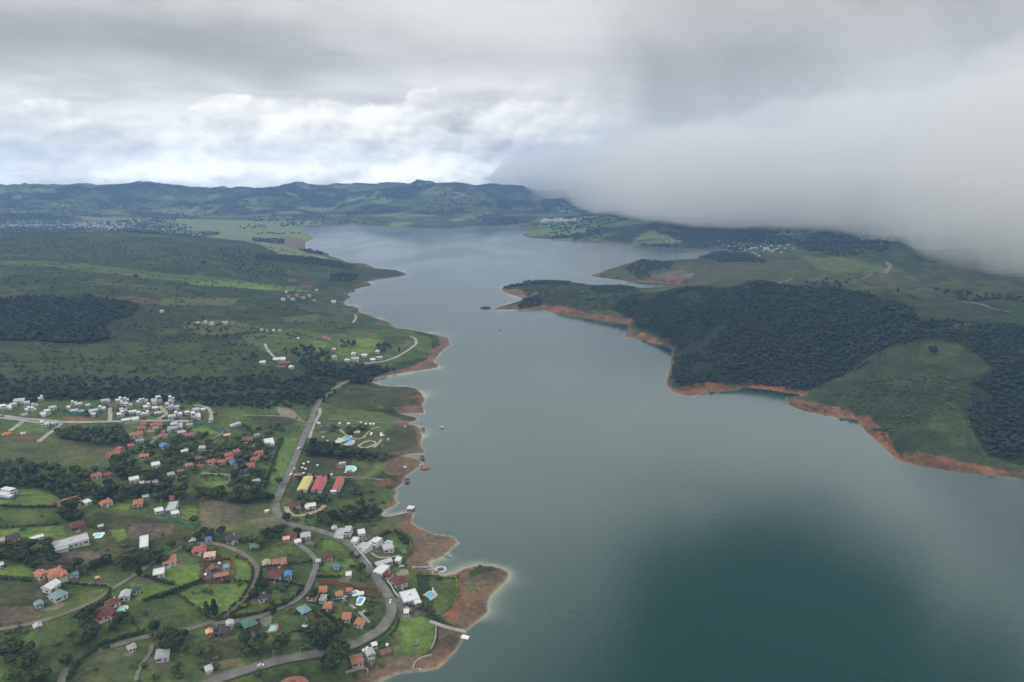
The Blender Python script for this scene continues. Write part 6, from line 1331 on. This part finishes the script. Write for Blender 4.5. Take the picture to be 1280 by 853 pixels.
FOREST = [
([(0,385),(30,372),(110,370),(175,382),(165,395),(130,405),(140,425),(100,430),(0,428)],8,(7,11),1),
([(790,370),(850,362),(900,362),(1000,359),(1060,363),(1110,376),(1150,400),(1130,425),(1080,450),(1020,485),(1000,488),(960,483),(925,478),(850,484),(840,470),(844,440),(830,422),(800,412),(790,398),(765,386),(780,374)],6.2,(4.5,9),1),
([(1150,402),(1280,400),(1280,580),(1240,570),(1212,530),(1217,482),(1245,460),(1200,430),(1130,430),(1080,453),(1062,468),(1110,438)],6.6,(4.5,8.5),.95),
([(645,388),(656,374),(680,376),(672,384)],7,(6,9),1),([(630,361),(640,357),(670,351),(700,352),(715,352),(710,357),(660,357)],9,(7,10),.9),
([(735,357),(790,358),(800,366),(740,366)],10,(5,9),.6),
([(785,332),(800,327),(840,328),(842,335),(800,342),(782,338)],13,(8,12),.95),([(785,340),(810,340),(812,347),(800,350)],13,(8,12),.8),
([(872,323),(895,316),(940,320),(960,330),(900,330)],14,(9,13),.9),
([(905,295),(960,292),(1000,300),(980,306),(930,304)],22,(9,14),.8),([(990,300),(1060,292),(1110,300),(1110,315),(1050,322),(1010,315)],22,(9,14),.8),
([(1000,355),(1060,352),(1090,358),(1040,362)],12,(6,9),.7),([(1160,362),(1230,368),(1280,378),(1280,384),(1200,376)],12,(7,10),.6),
([(0,430),(200,428),(380,430),(420,460),(425,487),(0,492)],9,(3,6),.55),
([(0,470),(200,474),(420,476),(430,486),(260,492),(0,492)],8.5,(5,8),.85),
([(330,432),(380,440),(420,452),(400,470),(330,470),(300,450)],12,(4,8),.6),
([(220,425),(330,432),(320,460),(200,450)],15,(2.5,6),.5),
([(130,400),(330,412),(390,420),(220,430),(140,425)],10,(3,6.5),.45),
([(420,455),(425,485),(400,500),(350,500),(350,486)],9,(4,8),.7),
([(0,395),(230,395),(420,400),(470,405),(400,425),(220,425),(0,430)],12,(3,6),.45),
([(645,358),(700,353),(745,358),(800,364),(800,392),(770,390),(700,384),(680,378),(660,372)],8,(4,6.9),.8),
([(230,560),(262,548),(350,545),(340,610),(240,612),(160,600),(150,560)],6.5,(2.5,5.5),.65),
([(150,528),(255,522),(262,548),(160,560)],9,(2.5,5),.45),
([(385,690),(470,720),(480,760),(470,790),(400,800),(300,800),(260,780),(330,720)],7,(2.2,5),.45),
([(300,800),(400,800),(400,815),(300,835),(260,845),(200,853),(170,853),(230,800)],6,(2.2,5.5),.5),
([(60,700),(250,665),(300,680),(250,700),(130,740),(60,725)],7,(2.2,5),.35),
([(345,640),(480,620),(500,640),(450,665),(380,662)],7,(2.2,5),.45),
([(0,840),(0,780),(120,770),(230,800),(250,853),(60,853)],9,(2.2,5),.4),
([(1000,505),(1150,430),(1210,440),(1215,500),(1230,575),(1100,560)],6,(2,5),.6),
([(1085,500),(1120,480),(1180,470),(1215,478),(1200,490),(1130,500),(1090,512)],6,(3,6),.8),
([(1120,520),(1150,505),(1168,510),(1140,537),(1108,548)],6,(3,6),.75),
([(1040,492),(1090,465),(1110,460),(1100,475),(1060,500)],6,(3,6),.7),
([(0,300),(120,295),(300,302),(390,320),(420,340),(350,352),(0,345)],16,(3,6.5),.6),
([(0,345),(350,352),(400,370),(380,395),(180,392),(180,378),(0,372)],16,(3,6.5),.5),
([(320,318),(390,322),(445,333),(440,337),(380,331),(320,324)],14,(7,10),.8),([(412,340),(450,344),(440,354),(412,352)],11,(7,10),.9),
([(270,310),(330,315),(360,345),(330,352),(280,335)],16,(5,8),.5),
([(375,313),(392,312),(415,318),(412,320),(385,317)],14,(9,13),.9),([(315,298),(355,300),(355,306),(318,303)],20,(9,13),.9),
([(100,284),(200,288),(280,291),(270,295),(180,292),(90,288)],26,(9,14),.7),([(0,283),(100,284),(95,290),(0,290)],26,(9,14),.6),
([(300,283),(330,281),(335,286),(300,287)],26,(9,14),.5),([(0,268),(90,272),(100,282),(0,280)],40,(10,16),.6),
([(160,262),(260,262),(330,270),(240,272),(150,268)],45,(10,16),.5),
([(240,396),(300,403),(310,420),(260,425),(215,415)],18,(4,9),.35),
([(395,483),(430,486),(480,484),(500,505),(440,510),(400,503)],14,(1.5,3),.5),
([(1080,500),(1150,480),(1200,470),(1210,520),(1180,570),(1120,560),(1060,520)],11,(1.2,3),.6),
([(640,360),(740,362),(790,388),(700,388),(650,376)],12,(1.5,4.5),.6),
([(0,506),(260,506),(262,530),(150,530),(0,528)],17,(3,6),.45),
([(265,505),(400,505),(380,535),(300,545),(265,530)],15,(2.5,5),.35),
([(0,640),(130,640),(300,690),(500,660),(480,800),(300,853),(60,853),(0,720)],18,(2,5),.4),
([(380,528),(500,530),(500,562),(385,550)],16,(1.5,4),.5),
([(420,820),(520,826),(500,840),(440,848)],7,(1.5,3.5),.6),
]
cand = []
for zi, (lab, poly, sp, hr, kd, keep) in enumerate(TREES):
    poly = [(a, b + (5 if b > 500 else 2)) for a, b in poly]
    x, y = scatter(poly, sp, keep=keep, seed=zi * 3)
    z = zat(x, y); r = np.random.default_rng(zi)
    for a, b, c in zip(x, y, z): cand.append((float(a), float(b), float(c), float(hr[0] + (hr[1] - hr[0]) * r.random()) * .88, zi))

# ------------------------------------------------------------------ hedges (each its own thing), then trees
def leafy(name, V_, F_, mat, parent=None): return link(name, mesh_np(name, V_, F_, mat), parent)
HEDGES = [
("clipped dark hedge along the lower side of the farmyard lawn",[(252,728),(280,728),(310,728)],2.2,"h"),
("thick dark hedge climbing from the left lawn to the farmyard corner",[(200,748),(215,742),(235,734),(251,728)],3.2,"h"),
("straight dark hedge splitting the two big lawns",[(220,743),(240,757),(261,773)],2.2,"h"),
("dark hedge following the inside of the road bend",[(313,706),(316,714),(314,726),(305,745),(290,760),(274,772)],2.0,"h"),
("dark hedge following the outside of the road bend",[(327,712),(325,722),(318,738),(306,755),(288,770)],2.4,"h"),
("low dark hedge above the garden of the black roofed house",[(322,725),(345,727),(362,729),(378,734)],2.2,"h"),
("dark hedge along the upper edge of the asphalt village lane",[(292,773),(320,768),(338,763),(355,756),(368,748),(378,736)],2.6,"h"),
("low hedge between the brown tiled houses' lawns",[(328,709),(355,707),(386,703)],1.8,"h"),
("low hedge above the fenced farmyard",[(250,704),(275,702),(296,698),(308,700)],1.8,"h"),
("long dark hedge left of the big cream house",[(-10,723),(15,725),(40,727)],2.6,"h"),
("dark hedge curving round the teal roofed house lawn",[(83,730),(110,732),(132,734),(138,739),(132,746)],2.0,"h"),
("dark hedge between the dirt road and the maroon house",[(99,770),(112,764),(126,756),(138,746)],2.6,"h"),
("thin dark hedge running down from the round pool",[(158,764),(166,776),(174,790)],1.8,"h"),
("dark hedge along the upper verge of the lower left lane",[(124,808),(150,800),(179,791)],2.8,"h"),
("dark hedge along the round dull meadow at the bottom",[(84,856),(90,840),(100,828),(120,815),(143,809)],3.0,"h"),
("dark hedge below the lawn of the black roofed house",[(180,752),(198,746),(219,739)],3.0,"h"),
("dark hedge dropping below the flat white house",[(183,722),(200,727),(219,733)],2.6,"h"),
("straight hedge down the left side of the tall pasture strip",[(353,549),(346,568),(338,590),(331,611)],2.4,"h"),
("long dark hedge under the upper left pasture",[(-10,634),(30,635),(69,635)],2.8,"h"),
("dark hedge above the blue roofed cottage lawn",[(396,722),(410,722),(426,722)],2.4,"h"),
("dark hedge behind the orange roofed cottages",[(402,766),(412,773),(426,781),(438,786)],2.6,"h"),
("dark hedge round the top of the oval lawn",[(475,671),(484,667),(493,666),(504,671),(510,679)],3.0,"h"),
("yellow green hedge round the lake side of the oval lawn",[(513,677),(514,690),(508,697),(504,706)],1.6,"l"),
("yellow green hedge along the top of the rectangular lakeside lawn",[(506,704),(512,712),(519,717),(538,720),(555,722),(570,723)],1.6,"l"),
("yellow green hedge down the beach side of the rectangular lakeside lawn",[(571,724),(572,736),(571,745),(566,757)],1.4,"l"),
("bright yellow hedge across the top of the orange house garden",[(175,619),(188,618),(201,618)],1.2,"l"),
("bright yellow hedge down the right side of the orange house garden",[(201.5,618),(202,625),(201.5,633)],2.0,"l"),
("dark hedge on the right side of the oval blue pool garden",[(398,775),(412,783),(424,790)],2.4,"h"),
("dark hedge along the pasture below the stepped villa",[(120,706),(150,702),(180,697)],2.6,"h"),
("dark hedge at the lower edge of the knoll pasture",[(0,661),(30,659),(72,656)],2.2,"h"),
("dark hedge below the coast road's grass bank",[(499,775),(494,788),(480,802),(462,814)],1.8,"h"),
("broken dark hedge above the white cube hut",[(505,757),(520,760),(536,766)],2.0,"h"),
]
for hi_, (lab, P, hh_, kd) in enumerate(HEDGES):
    x, y, _ = hit([p[0] for p in P], [p[1] for p in P]); S = catmull(np.stack([x, y], 1), 1.1)
    r = np.random.default_rng(900 + hi_); V_, F_ = [], []; off = 0
    for q in S[::2]:
        if r.random() < .04: continue
        t = CR_FAR[r.integers(5)] if hh_ < 2.5 else CR_MID[r.integers(6)]
        sc_ = hh_ * (.55 + .28 * r.random()); a = r.random() * 6.28; ca_, sa_ = math.cos(a), math.sin(a)
        v = t[0] * sc_; v = np.stack([v[:, 0] * ca_ - v[:, 1] * sa_, v[:, 0] * sa_ + v[:, 1] * ca_, v[:, 2]], 1)
        qx, qy = q[0] + r.normal() * .25, q[1] + r.normal() * .25
        V_.append(v + (qx, qy, float(zat(np.array([qx]), np.array([qy]))[0]) - .1 * hh_)); F_.append(t[1] + off); off += len(v)
    o = leafy("hedge", np.concatenate(V_), np.concatenate(F_), M_LIME if kd == "l" else M_HEDGE)
    tag(o, lab, "hedge")
B = np.array(built)
# worn yards, gravel and planting round each house, as ground colour
YARD = [(.15,.13,.10), (.20,.19,.17), (.035,.055,.025), (.05,.07,.03), (.12,.10,.08), (.035,.055,.025)]
ry_ = random.Random(31)
for bi_, (bx_, by_, br_) in enumerate(built):
    if math.hypot(bx_, by_) > 1500: continue
    for q in range(2):
        ox_, oy_ = bx_ + ry_.gauss(0, br_ * .6), by_ - br_ * .5 + ry_.gauss(0, br_ * .6); rad_ = br_ * (.7 + .9 * ry_.random()); c_ = YARD[ry_.randrange(6)]
        r_m = math.hypot(ox_, oy_); a_m = math.atan2(ox_, oy_)
        i0, i1 = np.searchsorted(RW, r_m - rad_ * 1.6), np.searchsorted(RW, r_m + rad_ * 1.6)
        j0 = max(int((a_m - rad_ * 1.6 / r_m + AZMAX) / (2 * AZMAX) * NC), 0); j1 = min(int((a_m + rad_ * 1.6 / r_m + AZMAX) / (2 * AZMAX) * NC) + 1, NC)
        dd_ = np.hypot(GX[i0:i1, j0:j1] - ox_, GY[i0:i1, j0:j1] - oy_) / rad_ + (n4[i0:i1, j0:j1] - .5) * 1.6
        m_ = (sstep(1.05, .8, dd_) * .75)[..., None]; col[i0:i1, j0:j1] = col[i0:i1, j0:j1] * (1 - m_) + np.array(c_, np.float32) * m_
_k = SD > -60; _kf = _k[:-1, :-1] | _k[1:, 1:] | _k[1:, :-1] | _k[:-1, 1:]
_u = np.zeros(NR * NC, bool); _u[grid_faces(NR, NC, _kf).ravel()] = True
bpy.data.meshes["ground"].color_attributes["cover"].data.foreach_set("color", np.concatenate([col.reshape(-1, 3)[_u], np.ones((_u.sum(), 1), np.float32)], 1).astype(np.float32).ravel())
def clear(x, y, rad):
    k = np.ones(len(x), bool)
    for bx_, by_, br_ in B: k &= (x - bx_) ** 2 + (y - by_) ** 2 > (br_ + rad) ** 2
    for bx_, by_, br_ in road_pts: k &= (x - bx_) ** 2 + (y - by_) ** 2 > (br_ + rad * .8) ** 2
    for (qx, qy, qr) in POOLXY: k &= (x - qx) ** 2 + (y - qy) ** 2 > (qr + rad) ** 2
    return k
cx_ = np.array([c[0] for c in cand]); cy_ = np.array([c[1] for c in cand]); ch_ = np.array([c[3] for c in cand])
kk = clear(cx_, cy_, 1.0)
# trees also must not stand between the viewer and a house front: leave a short gap on the near side
for bx_, by_, br_ in B:
    if by_ < 1150:
        dirx, diry = -bx_ / math.hypot(bx_, by_), -by_ / math.hypot(bx_, by_)
        t_ = (cx_ - bx_) * dirx + (cy_ - by_) * diry; s_ = np.abs((cx_ - bx_) * diry - (cy_ - by_) * dirx)
        kk &= ~((t_ > 0) & (t_ < br_ + 11) & (s_ < br_ * .8 + 2.5))
cand = [c for c, q in zip(cand, kk) if q]
cand.sort(key=lambda c: -(c[3] / math.hypot(c[0], c[1])))
def z1(x, y): return float(zat(np.array([x]), np.array([y]))[0])
# specimen trees singled out in the photograph: x, y, height, shape, material, label
SPEC = [(259,772,13,"c",M_TREE,"dark conifer, left of the pair at the lawn corner"),(269,772,15,"c",M_TREE,"tallest dark conifer, right of the pair at the lawn corner"),
(262,818,7,"b",M_OLIVE,"yellow leaved round tree in the tan yard"),(305,760,5,"b",M_LIME,"small lime green tree beside the road bend"),(175,722,12,"c",M_TREE,"tall slim conifer above the black roofed house"),
(1166,442,13,"b",M_WOOD,"lone dark tree on the grassy spur of the right bank"),(499,441,12,"c",M_WOOD,"lone dark conifer inside the promontory road loop"),
(92,640,15,"b",M_TREE,"largest round dark tree on the knoll"),(146,583,15,"b",M_TREE,"very broad dark tree at the lower left lane end"),
(330,736,9,"b",M_TREE,"round dark tree above the black roofed garden house"),(318,748,8,"b",M_TREE,"round dark tree left of the black roofed garden house"),
(450,716,9,"b",M_TREE,"dark round tree beside the hedged lawn near the coast road"),(541,770,5,"b",M_TREE,"small dark tree on the corner of the round lawn"),
(208,705,8,"b",M_TREE,"dark tree in front of the orange hip roofed house"),(242,655,8,"b",M_TREE,"dark tree in the green fenced corner"),
(392,749,10,"b",M_TREE,"dark spreading tree beside the orange cottage drive"),(342,770,12,"c",M_TREE,"tall dark conifer beside the grey paved yard"),
(150,780,9,"b",M_HEDGE,"broad bushy tree on the round pool lawn"),(110,775,11,"b",M_TREE,"tall dark tree at the left end of the maroon house"),
(523,762,5,"b",M_OLIVE,"olive bush tree in the rough garden"),(120,715,7,"c",M_TREE,"small dark conifer in the belt above the dirt road"),
(395,786,13,"b",M_OLIVE,"feathery pale green tree below the oval blue pool"),(375,602,7,"b",M_TREE,"round tree beside the terracotta gatehouse"),
(404,602,8,"c",M_TREE,"slim conifer behind the first red shed"),(411,601,8,"c",M_TREE,"slim conifer right of the first red shed"),(392,601,8,"c",M_TREE,"slim conifer left of the first red shed"),
(350,606,9,"b",M_TREE,"round tree on the coast road side of the pasture strip"),(600,709,2.5,"b",M_TREE,"low dark bush at the tip of the green point"),
(1,590,11,"b",M_TREE,"dark tree at the left edge by the long pasture"),(690,356,10,"b",M_WOOD,"tree standing highest on the peninsula crest"),(1085,372,16,"c",M_WOOD,"tall dark conifer on the crest of the right forest"),
(1122,366,13,"c",M_WOOD,"slim conifer on the skyline of the right forest"),(170,348,12,"b",M_WOOD,"dark round tree in the bright stripe of pasture"),(255,331,14,"b",M_WOOD,"solitary tree on the far ridge pasture")]
def mkmesh(nm, t, mat): return mesh_np(nm, t[0], t[1], mat)
ME_BIG = [mkmesh("crown", t, M_TREE) for t in CR_BIG]; ME_W = [mkmesh("crown", t, M_WOOD) for t in CR_BIG]
def trunk_mesh(seed, lean=.08):
    r = random.Random(seed); V_, F_ = [], []
    def limb(p0, p1, r0, r1, n_=6):
        p0, p1 = np.array(p0), np.array(p1); d = p1 - p0; d = d / np.linalg.norm(d); a = np.cross(d, [.3, 1, .2]); a /= np.linalg.norm(a); b = np.cross(d, a); o_ = len(V_)
        for p, q in ((p0, r0), (p1, r1)):
            for i in range(n_): V_.append(tuple(p + (a * math.cos(6.283 * i / n_) + b * math.sin(6.283 * i / n_)) * q))
        for i in range(n_): F_.append((o_ + i, o_ + (i + 1) % n_, o_ + n_ + (i + 1) % n_, o_ + n_ + i))
    limb((0, 0, -.12), (lean, 0, .55), .075, .05); limb((lean, 0, .5), (.05, .05, 1.15), .05, .025)
    for i in range(4):
        a = i * 1.6 + r.random(); limb((lean * .9, 0, .45 + .08 * i), (math.cos(a) * .45, math.sin(a) * .45, .85 + .12 * i), .032, .014, 5)
    me = bpy.data.meshes.new("trunk"); me.from_pydata(V_, [], F_); me.materials.append(M_BARK); return me
TRK = [trunk_mesh(i, .05 * (i - 1)) for i in range(3)]
def tree(x, y, h_, crown_me, trunk_me, label, group=None, asp=1.0, name="broadleaf_tree", seed=0):
    r = random.Random(seed); o = root(name, x, y, z1(x, y), r.random() * 6.28, label, "tree", group)
    s = h_ / 2.35
    c = bpy.data.objects.new("crown", crown_me); C.objects.link(c); c.parent = o; c.scale = (s * asp * (1 + .15 * r.random()), s * asp * (1 + .15 * r.random()), s); c.location = (0, 0, h_ * .12)
    t = bpy.data.objects.new("trunk", trunk_me); C.objects.link(t); t.parent = o; t.scale = (s, s, s)
    return o
CONE_ME = {}
for i, (px_, py_, h_, sh, mt_, lab) in enumerate(SPEC):
    x, y, _ = at(px_, py_)
    t = CR_CONE[i % 3] if sh == "c" else CR_BIG[i % 6]
    key = (sh, i % 3 if sh == "c" else i % 6, mt_.name)
    if key not in CONE_ME: CONE_ME[key] = mkmesh("crown", t, mt_)
    tree(x, y, h_, CONE_ME[key], TRK[i % 3], lab, asp=.8 if sh == "c" else 1.15, name="conifer" if sh == "c" else "broadleaf_tree", seed=i)
n_ind = 262
ind, rest = cand[:n_ind], cand[n_ind:]
cnt = {}
for c in ind: cnt[c[4]] = cnt.get(c[4], 0) + 1
for i, (x, y, z, h_, zi) in enumerate(ind):
    lab, kd = TREES[zi][0], TREES[zi][4]
    tree(x, y, h_, (ME_W if kd == "w" else ME_BIG)[i % 6], TRK[i % 3], lab, (lab if cnt[zi] > 1 else None) and "trees: " + " ".join(lab.split()[-6:]), asp=.95 + .3 * random.random(), seed=i)
print("individual trees", len(ind), "rest", len(rest))
# everything past that is one mass of woodland
def mass(name, pts, temps, mat, label, kdist=0):
    """pts: (n,5) x y z height aspect"""
    r = np.random.default_rng(len(pts)); VV, FF, off = [], [], 0
    pick = r.integers(0, len(temps), len(pts)); ang = r.random(len(pts)) * 6.283
    for ti, t in enumerate(temps):
        k = np.where(pick == ti)[0]
        if not len(k): continue
        v = t[0][None]; a = ang[k][:, None]; s = (pts[k, 3] / 2.1)[:, None]; w_ = s * pts[k, 4][:, None]
        X = (v[..., 0] * np.cos(a) - v[..., 1] * np.sin(a)) * w_ + pts[k, 0][:, None]; Y = (v[..., 0] * np.sin(a) + v[..., 1] * np.cos(a)) * w_ + pts[k, 1][:, None]
        Z = v[..., 2] * s + pts[k, 2][:, None] - s * .12
        VV.append(np.stack([X, Y, Z], -1).reshape(-1, 3)); nv = t[0].shape[0]
        FF.append((t[1][None] + (np.arange(len(k)) * nv)[:, None, None]).reshape(-1, 3) + off); off += nv * len(k)
    V_, F_ = np.concatenate(VV), np.concatenate(FF); print(name, len(pts), "trees", len(F_), "tris")
    return tag(link(name, mesh_np(name, V_, F_, mat)), label, kind="stuff")
r_ = np.random.default_rng(5)
P_ = np.array([(c[0], c[1], c[2], c[3], .95 + .35 * r_.random()) for c in rest if TREES[c[4]][4] != "w"])
mass("wooded_belts", P_, CR_MID, M_TREE, "belts and groves of dark trees around the village")
near, mid = [P_[:0]], []
fp, bush = [], []
rm0 = np.random.default_rng(123)
for fi, (poly, sp, hr, keep) in enumerate(FOREST):
    x, y = scatter(poly, sp, keep=keep, seed=700 + fi)
    if hr[1] >= 7 and sp < 12 and fi != 9:  # ragged edges and glades
        e_ = fbm(x, y, 110, 4, 43.0 + fi); k = e_ > .27 + .06 * rm0.random(len(x)); x, y = x[k], y[k]
    if hr[1] < 7:
        k = (fbm(x, y, 70, 3, 33.0 + fi) * .6 + fbm(x, y, 24, 2, 53.0 + fi) * .4 > .48); x, y = x[k], y[k]
    k = clear(x, y, 1.0); x, y = x[k], y[k]
    if fi in (12, 13, 14, 15): k = clear(x, y, 25.0); x, y = x[k], y[k]
    r2 = np.random.default_rng(fi); h2 = (hr[0] + (hr[1] - hr[0]) * r2.random(len(x))) * (.75 + .6 * fbm(x, y, 60, 2, 3.0))
    (bush if hr[1] < 7 else fp).append(np.stack([x, y, zat(x, y), h2, .95 + .4 * r2.random(len(x))], 1))
fp.append(np.array([(c[0], c[1], c[2], c[3], 1.1) for c in rest if TREES[c[4]][4] == "w"]).reshape(-1, 5))
fp = np.concatenate(fp); bush = np.concatenate(bush)
nr_ = np.hypot(fp[:, 0], fp[:, 1])
mass("forest", fp, CR_FAR, M_WOOD, "dense dark forest and tree lines on the hills of both banks")
bush[:, 4] *= 1.5; bush[:, 3] *= .8
mass("scrub", bush, CR_BUSH, M_SCRUB, "low bushes scattered over the slopes and pastures")
# brush over the far mountains
rm_ = np.random.default_rng(77); n_ = 26000
rr2 = 3300 + 6200 * rm_.random(n_) ** .8; aa2 = (rm_.random(n_) - .5) * 1.5
x, y = rr2 * np.sin(aa2), rr2 * np.cos(aa2); k = (sdat(x, y) > 30) & (fbm(x, y, 500, 5, 93.0) > .50) & ~((rr2 < 4700) & (x < 0)); x, y = x[k], y[k]
k = clear(x, y, 45.0); x, y = x[k], y[k]
far_ = np.stack([x, y, zat(x, y), 8 + 8 * rm_.random(len(x)), 1.6 + .8 * rm_.random(len(x))], 1)
mass("hill_woods", far_, CR_BUSH, M_WOOD, "patches of woodland on the distant hills")
